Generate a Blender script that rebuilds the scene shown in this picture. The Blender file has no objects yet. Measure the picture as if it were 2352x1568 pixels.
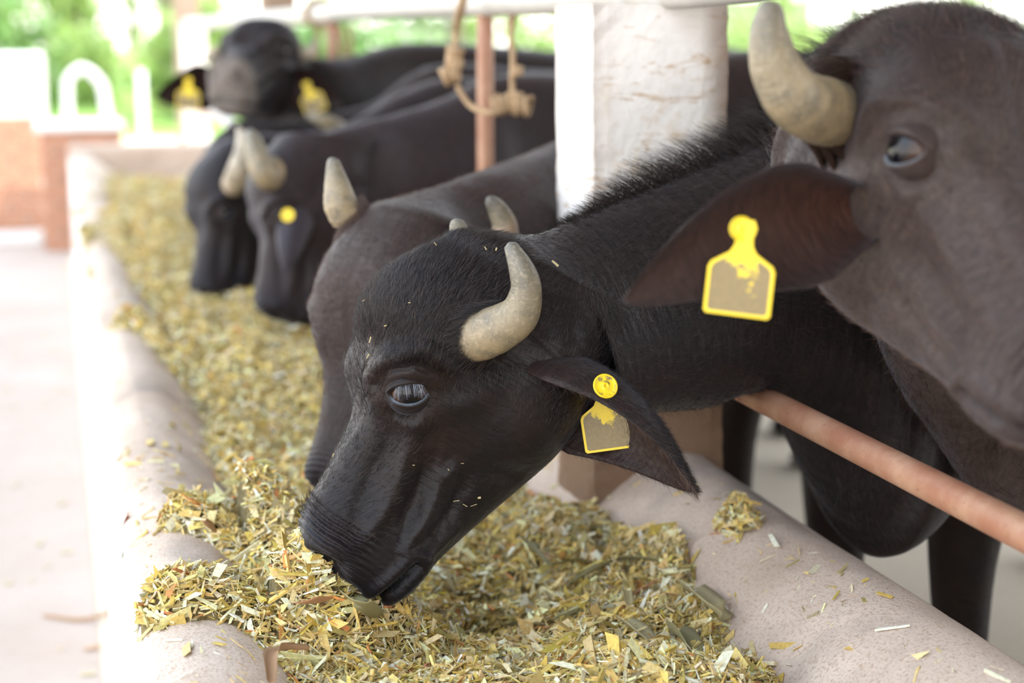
import bpy, bmesh, math, random
import numpy as np
from mathutils import Vector, Matrix, noise
rng = np.random.default_rng(7); random.seed(7)
sc = bpy.context.scene
COL = sc.collection
# ------------------------------------------------------------------ camera, world, sun, exposure
FPX = 3750.0
ZC = 1.26
PHI = math.atan(704 / FPX)
PSI = math.atan(1056 / FPX * math.cos(PHI))
cam = bpy.data.cameras.new('camera')
cam.sensor_width = 36.0
cam.lens = FPX / 2352 * 36.0
cam.clip_start = 0.05; cam.clip_end = 400
cam.dof.use_dof = True
cam.dof.focus_distance = 1.91
cam.dof.aperture_fstop = 2.6
camo = bpy.data.objects.new('camera', cam)
camo.location = (0, 0, ZC)
camo.rotation_euler = (math.pi / 2 - PHI, 0, -PSI)
COL.objects.link(camo)
sc.camera = camo

world = bpy.data.worlds.new('sky'); sc.world = world
world.use_nodes = True
wn = world.node_tree; wn.nodes.clear()
w_out = wn.nodes.new('ShaderNodeOutputWorld'); w_bg = wn.nodes.new('ShaderNodeBackground')
w_geo = wn.nodes.new('ShaderNodeTexCoord'); w_sep = wn.nodes.new('ShaderNodeSeparateXYZ'); w_ramp = wn.nodes.new('ShaderNodeValToRGB')
w_ramp.color_ramp.elements[0].position = 0.0; w_ramp.color_ramp.elements[0].color = (1.0, 0.965, 0.91, 1)
w_ramp.color_ramp.elements[1].position = 0.8; w_ramp.color_ramp.elements[1].color = (0.66, 0.80, 1.0, 1)
wn.links.new(w_geo.outputs['Generated'], w_sep.inputs[0]); wn.links.new(w_sep.outputs[2], w_ramp.inputs[0])
wn.links.new(w_ramp.outputs[0], w_bg.inputs[0]); wn.links.new(w_bg.outputs[0], w_out.inputs[0])
w_bg.inputs[1].default_value = 2.1

sun = bpy.data.lights.new('sun', 'SUN'); sun.energy = 3.6; sun.angle = math.radians(1.0); sun.color = (1, .95, .86)
suno = bpy.data.objects.new('sun', sun)
suno.rotation_euler = Vector((-0.42, 0.34, -0.84)).to_track_quat('-Z', 'Y').to_euler()
COL.objects.link(suno)

sc.view_settings.view_transform = 'Standard'
sc.view_settings.look = 'None'
sc.view_settings.gamma = 1.0
sc.view_settings.use_curve_mapping = False
sc.view_settings.exposure = 1.0

# ------------------------------------------------------------------ maths of the view (used only to survey places)
_s, _c = math.sin(PSI), math.cos(PSI); _sp, _cp = math.sin(PHI), math.cos(PHI)
RV = np.array([_c, -_s, 0]); FV = np.array([_s * _cp, _c * _cp, -_sp]); UV_ = np.array([_s * _sp, _c * _sp, _cp]); OV = np.array([0, 0, ZC])
def ray(x, y): return FV + RV * (x - 1176) / FPX - UV_ * (y - 784) / FPX
def P(x, y, d): return OV + d * ray(x, y)
def PZ(x, y, z):
    r = ray(x, y); return OV + r * (z - ZC) / r[2]
def PX(x, y, X):
    r = ray(x, y); return OV + r * X / r[0]
def CV(r, u, t): return RV * r + UV_ * u - FV * t      # direction given as right, up, towards the viewer's place
def nrm(v):
    v = np.asarray(v, float); return v / (np.linalg.norm(v) + 1e-12)

# ------------------------------------------------------------------ object helpers
def tag(o, label=None, cat=None, group=None, kind=None):
    if label: o['label'] = label
    if cat: o['category'] = cat
    if group: o['group'] = group
    if kind: o['kind'] = kind
    return o
def wloc(o):
    p = np.zeros(3)
    while o is not None:
        p = p + np.array(o.location); o = o.parent
    return p
def empty(name, loc=(0, 0, 0), parent=None):
    o = bpy.data.objects.new(name, None); o.empty_display_size = .1
    o.location = loc; COL.objects.link(o)
    if parent: o.parent = parent
    return o
def mesh(name, V, Fc, mat, parent=None, col=None, uv=None, smooth=True, loc=None):
    V = np.asarray(V, float).reshape(-1, 3)
    off = np.zeros(3)
    if parent is not None: off = wloc(parent)
    o_loc = np.zeros(3)
    if loc is not None:
        o_loc = np.asarray(loc, float) - off; off = off + o_loc
    me = bpy.data.meshes.new(name)
    if isinstance(Fc, np.ndarray):
        n, k = Fc.shape
        me.vertices.add(len(V)); me.vertices.foreach_set('co', (V - off).ravel().astype(np.float32))
        me.loops.add(n * k); me.loops.foreach_set('vertex_index', Fc.ravel().astype(np.int32))
        me.polygons.add(n); me.polygons.foreach_set('loop_start', np.arange(0, n * k, k, dtype=np.int32))
        me.polygons.foreach_set('loop_total', np.full(n, k, dtype=np.int32))
        me.update(calc_edges=True)
    else:
        me.from_pydata((V - off).tolist(), [], [tuple(map(int, f)) for f in Fc])
    if col is not None:
        a = me.color_attributes.new('col', 'FLOAT_COLOR', 'POINT')
        c4 = np.ones((len(V), 4), np.float32); c4[:, :col.shape[1]] = col
        a.data.foreach_set('color', c4.ravel())
    if uv is not None:
        l = me.uv_layers.new(name='UVMap')
        vi = np.empty(len(me.loops), np.int32); me.loops.foreach_get('vertex_index', vi)
        l.data.foreach_set('uv', np.asarray(uv, np.float32)[vi].ravel())
    me.polygons.foreach_set('use_smooth', np.full(len(me.polygons), smooth))
    me.materials.append(mat); me.validate(); me.update()
    o = bpy.data.objects.new(name, me); o.location = o_loc
    COL.objects.link(o)
    if parent is not None: o.parent = parent
    return o
def box(x0, x1, y0, y1, z0, z1):
    V = [(x, y, z) for z in (z0, z1) for y in (y0, y1) for x in (x0, x1)]
    F = [(0, 2, 3, 1), (4, 5, 7, 6), (0, 1, 5, 4), (1, 3, 7, 5), (3, 2, 6, 7), (2, 0, 4, 6)]
    return V, F
def bevel(o, w=.01, seg=2):
    m = o.modifiers.new('bevel', 'BEVEL'); m.width = w; m.segments = seg; m.limit_method = 'ANGLE'
    return o
def catmull(pts, n):
    """pts (k,m) -> (n,m) centripetal-ish uniform Catmull-Rom"""
    p = np.asarray(pts, float); k = len(p)
    p = np.vstack([2 * p[0] - p[1], p, 2 * p[-1] - p[-2]])
    t = np.linspace(0, k - 1 - 1e-9, n); i = t.astype(int); u = (t - i)[:, None]
    a, b, c, d = p[i], p[i + 1], p[i + 2], p[i + 3]
    return .5 * ((2 * b) + (-a + c) * u + (2 * a - 5 * b + 4 * c - d) * u * u + (-a + 3 * b - 3 * c + d) * u ** 3)
def tube(path, rad, nseg=12, n=None, cap=True, ribs=None):
    path = np.asarray(path, float); rad = np.asarray(rad, float) if np.ndim(rad) else np.full(len(path), rad)
    if n:
        q = catmull(np.column_stack([path, rad]), n); path, rad = q[:, :3], np.maximum(q[:, 3], 1e-5)
    T = np.gradient(path, axis=0); T /= np.linalg.norm(T, axis=1)[:, None] + 1e-12
    up = np.array([0, 0, 1.]) if abs(T[0][2]) < .9 else np.array([1., 0, 0])
    N = np.zeros_like(T); v = up
    for i in range(len(T)):
        v = v - T[i] * np.dot(v, T[i]); v = nrm(v); N[i] = v
    B = np.cross(T, N)
    a = np.linspace(0, 2 * np.pi, nseg, endpoint=False)
    V = path[:, None, :] + rad[:, None, None] * (N[:, None, :] * np.cos(a)[None, :, None] + B[:, None, :] * np.sin(a)[None, :, None])
    V = V.reshape(-1, 3)
    F = []
    m = len(path)
    for i in range(m - 1):
        for j in range(nseg):
            k = (j + 1) % nseg
            F.append((i * nseg + j, i * nseg + k, (i + 1) * nseg + k, (i + 1) * nseg + j))
    if cap:
        F.append(tuple(range(nseg - 1, -1, -1))); F.append(tuple((m - 1) * nseg + j for j in range(nseg)))
    uv = np.column_stack([np.repeat(np.linspace(0, 1, m), nseg), np.tile(a / (2 * np.pi), m)])
    return V, F, uv
def join(parts):
    V, F, k = [], [], 0
    for v, f in parts:
        v = np.asarray(v).reshape(-1, 3); V.append(v)
        F += [tuple(int(i) + k for i in ff) for ff in f]; k += len(v)
    return np.vstack(V), F

# ------------------------------------------------------------------ material helper
class M:
    def __init__(s, name, rough=.6, base=(.5, .5, .5), spec=.5):
        s.m = bpy.data.materials.new(name); s.m.use_nodes = True
        s.t = s.m.node_tree; s.b = s.t.nodes['Principled BSDF']
        s.b.inputs['Roughness'].default_value = rough; s.b.inputs['Base Color'].default_value = (*base, 1)
        s.b.inputs['Specular IOR Level'].default_value = spec
        s._c = None
    def n(s, t, **k):
        x = s.t.nodes.new(t)
        for a, b in k.items(): setattr(x, a, b)
        return x
    def l(s, a, b): s.t.links.new(a, b)
    def coord(s, w='Object', scale=(1, 1, 1)):
        tc = s.n('ShaderNodeTexCoord'); mp = s.n('ShaderNodeMapping'); mp.inputs['Scale'].default_value = scale
        s.l(tc.outputs[w], mp.inputs[0]); return mp.outputs[0]
    def noise(s, scale, detail=5, rough=.55, vec=None, dist=0):
        x = s.n('ShaderNodeTexNoise'); x.inputs['Scale'].default_value = scale; x.inputs['Detail'].default_value = detail
        x.inputs['Roughness'].default_value = rough; x.inputs['Distortion'].default_value = dist
        s.l(vec if vec is not None else s.coord(), x.inputs['Vector']); return x.outputs['Fac']
    def ramp(s, fac, stops):
        r = s.n('ShaderNodeValToRGB'); e = r.color_ramp.elements
        while len(e) < len(stops): e.new(.5)
        for i, (p, c) in enumerate(stops):
            e[i].position = p; e[i].color = (*c, 1) if len(c) == 3 else c
        s.l(fac, r.inputs[0]); return r.outputs[0]
    def mix(s, fac, a, b, mode='MIX'):
        x = s.n('ShaderNodeMix', data_type='RGBA', blend_type=mode)
        for v, i in ((fac, 0), (a, 6), (b, 7)):
            if hasattr(v, 'type') and hasattr(v, 'is_linked'): s.l(v, x.inputs[i])
            elif i == 0: x.inputs[0].default_value = v
            else: x.inputs[i].default_value = (*v, 1)
        return x.outputs[2]
    def attr(s, name='col'):
        a = s.n('ShaderNodeAttribute'); a.attribute_name = name; return a
    def base(s, c): s.l(c, s.b.inputs['Base Color']); return s
    def rough(s, c): s.l(c, s.b.inputs['Roughness']); return s
    def bump(s, h, strength=.3, dist=.01):
        b = s.n('ShaderNodeBump'); b.inputs['Strength'].default_value = strength; b.inputs['Distance'].default_value = dist
        s.l(h, b.inputs['Height'])
        if s._c is not None: s.l(s._c, b.inputs['Normal'])
        s._c = b.outputs[0]; s.l(s._c, s.b.inputs['Normal']); return s

def m_fur(name, rough=.5, fine=900., sheen=.10):
    m = M(name, rough, spec=.21)
    a = m.attr('col')
    n1 = m.noise(14, 6, .6); n2 = m.noise(160, 3, .6, m.coord('UV', (1, .25, 1)))
    c = m.mix(m.ramp(n1, [(.35, (0, 0, 0)), (.7, (1, 1, 1))]), a.outputs['Color'], (.030, .014, .010))
    c2 = m.mix(.5, a.outputs['Color'], c)
    c3 = m.mix(m.ramp(n2, [(.3, (.55, .55, .55)), (.75, (0, 0, 0))]), c2, (.004, .003, .003))
    m.base(c3)
    m.bump(n2, .35, .004); m.bump(m.noise(26, 5, .6), .25, .012)
    m.b.inputs['Sheen Weight'].default_value = sheen
    m.b.inputs['Sheen Roughness'].default_value = .4
    m.b.inputs['Sheen Tint'].default_value = (.75, .82, 1, 1)
    return m.m
FUR = m_fur('dark fur', .44); FUR_BLUR = m_fur('dusty fur', .55, sheen=.12)

def m_hair(name, c0, c1, rough=.38):
    m = M(name, .32, spec=.4)
    h = m.n('ShaderNodeHairInfo')
    m.base(m.ramp(h.outputs['Random'], [(0, c0), (.6, c0), (1, c1)])); return m.m
HAIR = m_hair('black guard hair', (.0075, .0055, .006), (.085, .058, .050))
HAIR_D = m_hair('reddish dark forehead hair', (.016, .008, .006), (.09, .045, .030))
HAIR_B = m_hair('brown guard hair', (.06, .035, .028), (.16, .09, .06))

def m_horn(name, base, mid, tip):
    m = M(name, .42, spec=.5)
    tc = m.n('ShaderNodeTexCoord'); sp = m.n('ShaderNodeSeparateXYZ'); m.l(tc.outputs['UV'], sp.inputs[0])
    c = m.ramp(sp.outputs[0], [(0, (base[0] * .35, base[1] * .3, base[2] * .28)), (.10, base), (.5, mid), (.85, tip), (1, tuple(x * .5 for x in tip))])
    n1 = m.noise(38, 6, .6)
    c = m.mix(m.ramp(n1, [(.42, (0, 0, 0)), (.62, (.75, .75, .75))]), c, (.13, .115, .085))
    n3 = m.noise(220, 3, .6)
    c = m.mix(m.ramp(n3, [(.5, (0, 0, 0)), (.75, (.5, .5, .5))]), c, (.45, .37, .25))
    m.base(c)
    m.bump(m.noise(60, 4, .6, m.coord('UV', (1.2, .1, 1))), .35, .004); m.bump(n3, .2, .001)
    return m.m
HORN = m_horn('tan and grey horn', (.34, .25, .14), (.23, .19, .12), (.12, .12, .11))
HORN_PALE = m_horn('pale horn', (.45, .36, .25), (.50, .43, .33), (.40, .34, .27))
HORN_DARK = m_horn('dark tipped horn', (.42, .22, .13), (.28, .23, .15), (.10, .10, .10))

def m_eye():
    m = M('wet dark eye', .06, spec=.4)
    tc = m.n('ShaderNodeTexCoord'); sp = m.n('ShaderNodeSeparateXYZ'); m.l(tc.outputs['UV'], sp.inputs[0])
    m.base(m.ramp(sp.outputs[0], [(0, (.002, .002, .004)), (.40, (.003, .003, .005)), (.46, (.02, .008, .004)), (.80, (.05, .020, .009)), (.88, (.02, .018, .018)), (.96, (.22, .22, .24))]))
    return m.m
EYE = m_eye()
def m_tag():
    m = M('yellow ear tag plastic', .45)
    tc = m.n('ShaderNodeTexCoord'); sp = m.n('ShaderNodeSeparateXYZ'); m.l(tc.outputs['UV'], sp.inputs[0])
    # u = depth inside the panel (0 at the raised rim)
    n = m.noise(55, 6, .7); n2 = m.noise(260, 3, .7)
    add = m.n('ShaderNodeMath', operation='ADD'); m.l(sp.outputs[0], add.inputs[0]); m.l(n, add.inputs[1])
    f = m.ramp(add.outputs[0], [(.92, (0, 0, 0)), (1.0, (1, 1, 1))])
    dirt = m.mix(n2, (.14, .10, .035), (.29, .21, .085))
    m.base(m.mix(f, (.83, .60, .012), dirt)); m.bump(n2, .15, .001); return m.m
TAG = m_tag()
_m = M('clean yellow plastic', .4); _m.base(_m.ramp(_m.noise(60, 4), [(.3, (.80, .58, .02)), (.62, (.84, .62, .03)), (.72, (.35, .26, .09))])); TAGC = _m.m

def m_concrete(name, c0, c1, dirt, s1=6, s2=90, rough=.85, spot=.55, bump=.5):
    m = M(name, rough, spec=.3)
    n1 = m.noise(s1, 7, .62); n2 = m.noise(s2, 4, .7); n3 = m.noise(s1 * .4, 3, .5)
    c = m.mix(m.ramp(n1, [(.3, (0, 0, 0)), (.7, (1, 1, 1))]), c0, c1)
    c = m.mix(m.ramp(n2, [(spot, (0, 0, 0)), (spot + .15, (.8, .8, .8))]), c, dirt)
    m.base(c); m.bump(n2, bump, .004); m.bump(n1, .4, .01)
    return m
_m = m_concrete('worn pinkish concrete', (.50, .39, .31), (.68, .57, .48), (.38, .26, .18), 4, 230, .8, .5, .5)
_src = _m.b.inputs['Base Color'].links[0].from_socket
_src = _m.mix(_m.ramp(_m.noise(3.3, 5, .6), [(.54, (0, 0, 0)), (.70, (.7, .7, .7))]), _src, (.22, .19, .17))
_at = _m.attr('col'); _m.base(_m.mix(_at.outputs['Fac'], _src, (.82, .80, .77)))
TROUGH = _m.m
def m_paint():
    m = M('white paint with brown stains', .55, spec=.4)
    n1 = m.noise(7, 7, .68); n2 = m.noise(9, 7, .7, m.coord('Object', (1, 1, 5)), 1.2); n3 = m.noise(130, 4, .6)
    ge = m.n('ShaderNodeNewGeometry')
    pt = m.ramp(ge.outputs['Pointiness'], [(.5, (0, 0, 0)), (.56, (1, 1, 1))])
    c = m.mix(m.ramp(n1, [(.51, (0, 0, 0)), (.66, (.85, .85, .85))]), (.84, .80, .76), (.62, .47, .29))
    c = m.mix(m.ramp(n2, [(.575, (0, 0, 0)), (.66, (.8, .8, .8))]), c, (.48, .31, .16))
    a = m.attr('col')
    c = m.mix(a.outputs['Fac'], c, m.mix(n1, (.12, .065, .04), (.34, .22, .14)))
    c = m.mix(m.ramp(n3, [(.70, (0, 0, 0)), (.74, (.7, .7, .7))]), c, (.16, .12, .09))
    m.base(c); m.bump(n1, .35, .02); m.bump(n3, .2, .003)
    return m.m
PAINT = m_paint()
_m = m_concrete('whitewashed rail', (.62, .60, .56), (.52, .50, .46), (.48, .36, .25), 9, 60, .6, .62, .2); RAIL = _m.m
_m = M('rusty red pipe', .5); _a = _m.noise(16, 6, .65); _b = _m.noise(130, 4, .7)
_c3 = _m.mix(_m.ramp(_a, [(.4, (0, 0, 0)), (.65, (1, 1, 1))]), (.33, .145, .085), (.43, .245, .155))
_c3 = _m.mix(_m.ramp(_b, [(.60, (0, 0, 0)), (.7, (.6, .6, .6))]), _c3, (.22, .09, .05)); _m.base(_c3); _m.bump(_b, .25, .002); PIPE = _m.m
_m = M('hemp rope', .85, spec=.2); _a = _m.noise(70, 4, .6); _m.base(_m.ramp(_a, [(.3, (.30, .19, .10)), (.7, (.52, .38, .24))])); _m.bump(_a, .7, .005); ROPE = _m.m
FLOOR_L = m_concrete('dusty feed alley', (.42, .335, .28), (.47, .40, .35), (.30, .24, .18), 2.5, 40, .9, .60, .3).m
FLOOR_R = m_concrete('sandy pen floor', (.66, .58, .46), (.60, .52, .42), (.48, .38, .28), 2.5, 30, .95, .58, .3).m
GRASS = m_concrete('lawn', (.16, .30, .05), (.24, .38, .08), (.34, .38, .14), 1.5, 8, .9, .55, .1).m
def m_leaf(name, c0, c1):
    m = M(name, .5); oi = m.attr('col'); m.base(oi.outputs['Color'])
    tr = m.n('ShaderNodeBsdfTranslucent'); m.l(oi.outputs['Color'], tr.inputs[0])
    mx = m.n('ShaderNodeMixShader'); mx.inputs[0].default_value = .45
    out = m.t.nodes['Material Output']; m.l(m.b.outputs[0], mx.inputs[1]); m.l(tr.outputs[0], mx.inputs[2]); m.l(mx.outputs[0], out.inputs[0])
    return m.m
LEAF = m_leaf('tree leaves', 0, 0)
_m = M('tree bark', .9); _m.base(_m.ramp(_m.noise(8, 5), [(.3, (.10, .07, .05)), (.7, (.28, .22, .17))])); BARK = _m.m
_m = M('orange brick', .85); _m.base(_m.ramp(_m.noise(7, 5), [(.3, (.44, .20, .12)), (.7, (.56, .31, .20))])); _m.bump(_m.noise(60), .4, .004); BRICK = _m.m
MORTAR = m_concrete('pale mortar', (.55, .47, .40), (.62, .55, .48), (.45, .38, .30), 6, 60).m
_m = M('white enamel', .35, (.74, .73, .71)); WHITE = _m.m
_m = M('weathered timber', .8); _m.base(_m.ramp(_m.noise(10, 5, .6, _m.coord('Object', (4, 4, .5))), [(.3, (.20, .13, .09)), (.7, (.40, .30, .22))])); TIMBER = _m.m
_m = M('grey roof sheet', .5, (.24, .23, .22)); ROOF = _m.m

# chips
_m = M('chopped silage', .62, spec=.35); _a = _m.attr('col'); _b = _m.noise(240, 3, .6, _m.coord('Object', (1, 1, 1)))
_m.base(_m.mix(_m.ramp(_b, [(.35, (.35, .35, .35)), (.6, (0, 0, 0))]), _a.outputs['Color'], (.20, .14, .05)))
_tr = _m.n('ShaderNodeBsdfTranslucent'); _m.l(_a.outputs['Color'], _tr.inputs[0]); _mx = _m.n('ShaderNodeMixShader'); _mx.inputs[0].default_value = .12
_m.l(_m.b.outputs[0], _mx.inputs[1]); _m.l(_tr.outputs[0], _mx.inputs[2]); _m.l(_mx.outputs[0], _m.t.nodes['Material Output'].inputs[0])
CHIP = _m.m
_m = M('silage bed', .9); _m.base(_m.ramp(_m.noise(120, 6, .7), [(.3, (.08, .055, .02)), (.5, (.28, .21, .08)), (.7, (.50, .40, .18))])); _m.bump(_m.noise(120, 6, .7), 1, .01); BED = _m.m

# ------------------------------------------------------------------ structure: ground, trough, post, rails, roof
V, F = box(-6, .03, -4, 13.0, -.3, 0); tag(mesh('floor', V, F, FLOOR_L, smooth=False), 'dusty bright concrete feed alley left of the trough', kind='structure')
V, F = box(.03, 9, -4, 13.0, -.3, -.004); tag(mesh('pen_floor', V, F, FLOOR_R, smooth=False), 'pale sandy pen floor behind the buffaloes', kind='structure')
V, F = box(-30, 40, 13.0, 21.0, -.3, -.01); tag(mesh('yard_ground', V, F, FLOOR_R, smooth=False), 'sunlit bare yard beyond the shed', kind='structure')
V, F = box(-60, 90, 21.0, 140.0, -.3, -.01); tag(mesh('lawn', V, F, GRASS, smooth=False), 'sunlit green lawn beyond the yard', kind='structure')

XL, XR, YE = .06, 1.0, 9.7
prof = np.array([(.06, .0), (.06, .30), (.06, .48), (.06, .53), (.061, .555), (.067, .578), (.085, .594), (.12, .603), (.16, .595), (.20, .568), (.26, .515), (.34, .47), (.46, .447), (.58, .447),
                 (.70, .47), (.78, .515), (.835, .562), (.88, .592), (.925, .604), (.965, .597), (.99, .575), (1.0, .545), (1.0, .25), (1.0, .0)])
PXs = prof[4:22]
def prof_z(x): return np.interp(x, PXs[:, 0], PXs[:, 1])
def build_trough():
    fine = catmull(prof, 130)
    fine = fine[(fine[:, 1] > -.02)]; fine[:, 1] = np.maximum(fine[:, 1], 0)
    ys = np.concatenate([np.linspace(-1.0, 4.0, 260), np.linspace(4.05, YE, 60)])
    k = len(fine); V = np.zeros((len(ys), k, 3)); pc = np.zeros((len(ys), k))
    for i, y in enumerate(ys):
        for j in range(k):
            x, z = fine[j]
            w = noise.noise(Vector((x * 5, y * 2.2, z * 5))) * .010 + noise.noise(Vector((x * 22, y * 14, z * 22))) * .0025
            a = min(max((x - .065) / .05, 0), 1) * min(max((.995 - x) / .03, 0), 1) * min(z / .2, 1)
            V[i, j] = (x + w * .6 * (1 - a) * min(z / .2, 1), y, z + w * a)
            pc[i, j] = min(max((.072 - x + noise.noise(Vector((y * 6, 1, z * 9))) * .006) / .006, 0), 1)
    idx = np.arange(len(ys) * k).reshape(len(ys), k)
    Fq = np.stack([idx[:-1, :-1], idx[1:, :-1], idx[1:, 1:], idx[:-1, 1:]], -1).reshape(-1, 4)
    root = empty('feed_trough', (.53, 4.5, 0))
    tag(root, 'long pinkish concrete feed trough with rounded rims running into the distance', 'trough')
    mesh('trough_body', V.reshape(-1, 3), Fq, TROUGH, root, col=np.repeat(pc.reshape(-1, 1), 3, 1))
    v, f = box(XL - .005, XR + .005, YE - .03, YE + .14, 0, .64)
    bevel(mesh('end_wall', v, f, TROUGH, root, smooth=False, col=np.zeros((8, 3))), .025, 3)
build_trough()

def build_post():
    # tapered hand-cast post, standing on the right rim
    n = 44; zs = np.linspace(.45, 1.305, n); V = []
    col = []
    k = 9
    for i, z in enumerate(zs):
        t = (1.305 - z) / .855
        x0, x1, y0, y1 = .773 + .012 * t, 1.000 + .008 * t, 2.355, 2.555
        ring = []
        for (ax, ay, bx, by) in ((x0, y0, x1, y0), (x1, y0, x1, y1), (x1, y1, x0, y1), (x0, y1, x0, y0)):
            for q in range(k):
                u = q / k; ring.append((ax + (bx - ax) * u, ay + (by - ay) * u))
        for q, (x, y) in enumerate(ring):
            e = q % k; r = .006 if e == 0 else (.001 if e in (1, k - 1) else 0)
            cx, cy = (x0 + x1) / 2, (y0 + y1) / 2
            nz = noise.noise(Vector((x * 9, y * 9, z * 9))) * .005 + noise.noise(Vector((x * 40, y * 40, z * 40))) * (.0035 if e in (0, 1, k - 1) else .001)
            d = nrm((x - cx, y - cy, 0))
            V.append((x - d[0] * (r - nz), y - d[1] * (r - nz), z))
            low = np.clip((.80 - z) / .10, 0, 1)
            edge = .55 * (e == 0) + .2 * (e in (1, k - 1))
            right = .9 * (x > .972) * (y < 2.36)
            col.append((max(low, min(1, edge * .8 + right * .4)),) * 3)
    m = 4 * k; F = []
    for i in range(n - 1):
        for j in range(m):
            q = (j + 1) % m; F.append((i * m + j, i * m + q, (i + 1) * m + q, (i + 1) * m + j))
    F.append(tuple((n - 1) * m + j for j in range(m)))
    o = mesh('concrete_post', V, F, PAINT, col=np.array(col), smooth=False)
    tag(o, 'square white-painted concrete post with brown stains standing on the trough rim', 'post')
build_post()

def thing_tube(name, pts, r, mat, label=None, cat=None, group=None, parent=None, n=None, seg=16):
    V, F, uv = tube(pts, r, seg, n)
    o = mesh(name, V, F, mat, parent, uv=uv)
    if cat: tag(o, label, cat, group)
    return o
RX = .90
pts = [(RX + .004 * math.sin(y), y, 1.333 + .003 * math.sin(y * 1.7)) for y in np.linspace(1.2, 11.6, 30)]
pts = np.array(pts); pts[:, 2] += np.where(pts[:, 1] < 2.2, (2.2 - pts[:, 1]) * .02, 0)
thing_tube('top_rail', pts, .033, RAIL, 'long whitewashed round rail running over the posts', 'rail')
thing_tube('lower_pipe', [(RX, -.5, .777), (RX, 2.42, .777)], .0185, PIPE, 'rusty red lower pipe slanting across the right foreground in front of the black chest', 'pipe', n=20)
thing_tube('lower_pipe', [(RX, 2.5, .777), (RX, 11.6, .777)], .0185, PIPE, 'rusty red lower pipe beyond the white post, crossing behind the feeding necks', 'pipe', n=20)
thing_tube('upright_pipe', [(RX, 3.47, .585), (RX, 3.47, 1.315)], .018, PIPE, 'rusty red upright pipe beside the knotted rope, nearest of the uprights', 'pipe', n=8)
thing_tube('upright_pipe', [(RX, 5.5, .585), (RX, 5.5, 1.315)], .019, PIPE, 'rusty red upright pipe right of the raised buffalo head', 'pipe', n=8)
# far posts
for (y, lab) in ((11.6, 'white concrete post at the far end of the trough, left of the raised head'),):
    v, f = box(.86, 1.02, y, y + .16, .0, 1.33); o = bevel(mesh('concrete_post', v, f, PAINT, smooth=False, col=np.zeros((8, 3))), .01); tag(o, lab, 'post')
for (x, y, w, lab) in ((.93, 12.0, .17, 'brown timber roof pillar above the far white post'), (1.02, 7.7, .16, 'brown timber roof pillar above the rail behind the raised head')):
    v, f = box(x - w / 2, x + w / 2, y, y + w, 1.36 if y < 9 else 0, 3.3)
    if y < 9: v, f = box(x - w / 2, x + w / 2, y, y + w, 1.36, 3.3)
    o = bevel(mesh('roof_pillar', v, f, TIMBER, smooth=False), .01); tag(o, lab, 'pillar')
# diagonal pale plank
a = P(462, 228, 7.4); b = P(590, 335, 6.6); b = a + (b - a) * ((a[2] - .62) / (a[2] - b[2]))
V, F, uv = tube([a, b], .028, 8); tag(mesh('pale_plank', V, F, RAIL, uv=uv), 'pale whitewashed bar sloping below the chin of the raised head', 'bar')
# roof over the pen (corrugated) out of view, its edges set for how much light comes in
def roof():
    xs = np.linspace(-.35, 6, 180); V = []
    for x in xs:
        for y in (-5.0, 9.0): V.append((x, y, 3.35 + .02 * math.sin(x * 40) + (x + .35) * .09))
    F = [(2 * i, 2 * i + 2, 2 * i + 3, 2 * i + 1) for i in range(len(xs) - 1)]
    o = mesh('roof', V, F, ROOF); o['kind'] = 'structure'
    v, f = box(.4, 6, -5.1, -4.9, 0, 4.0); tag(mesh('shade_wall', v, f, TIMBER, smooth=False), kind='structure')  # unseen wall added behind the viewer to darken that side
roof()

# ------------------------------------------------------------------ background
def brick_block(x0, x1, y0, y1, z0, z1, root, bh=.062, bl=.20, faces=('f', 'r', 'l')):
    v, f = box(x0 + .012, x1 - .012, y0 + .012, y1 - .012, z0, z1); mesh('mortar_core', v, f, MORTAR, root, smooth=False)
    protos = {}
    nz = int((z1 - z0) / (bh + .011))
    sz = (z1 - z0) / nz
    def put(bx0, bx1, by0, by1, bz0, bz1):
        key = (round(bx1 - bx0, 3), round(by1 - by0, 3))
        if key not in protos:
            v, f = box(-(bx1 - bx0) / 2, (bx1 - bx0) / 2, -(by1 - by0) / 2, (by1 - by0) / 2, 0, bz1 - bz0)
            me = bpy.data.meshes.new('brick'); me.from_pydata(v, [], f); me.materials.append(BRICK); protos[key] = me
        o = bpy.data.objects.new('brick', protos[key])
        o.location = np.array([(bx0 + bx1) / 2 + random.uniform(-.003, .003), (by0 + by1) / 2 + random.uniform(-.003, .003), bz0]) - wloc(root)
        o.parent = root; COL.objects.link(o)
    for r in range(nz):
        z = z0 + r * sz; off = (bl / 2) if r % 2 else 0
        x = x0 - off
        while x < x1 - .02:
            a, b = max(x, x0), min(x + bl - .012, x1)
            if b - a > .03: put(a, b, y0, y0 + .05, z + .006, z + sz - .006)
            x += bl
        if 'r' in faces:
            y = y0 + .055 - (0 if r % 2 else bl / 2)
            while y < y1 - .02:
                a, b = max(y, y0 + .055), min(y + bl - .012, y1)
                if b - a > .03: put(x1 - .05, x1, a, b, z + .006, z + sz - .006)
                y += bl
basin = empty('wash_basin', (.13, 10.2, 0)); tag(basin, 'orange brick wash basin with white top at the far end of the trough', 'basin')
brick_block(-.10, .37, 9.98, 10.55, 0, .70, basin)
v, f = box(-.13, .39, 9.95, 10.58, .70, .745); bevel(mesh('basin_top', v, f, WHITE, basin, smooth=False), .012)
pth = [(.07, 10.3, .73), (.07, 10.3, .90), (.08, 10.3, .99), (.14, 10.3, 1.055), (.20, 10.3, 1.045), (.27, 10.3, .97), (.29, 10.3, .85), (.30, 10.3, .755)]
thing_tube('water_pipe', pth, .03, WHITE, 'arched white water pipe standing on the brick basin', 'pipe', n=40)
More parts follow.
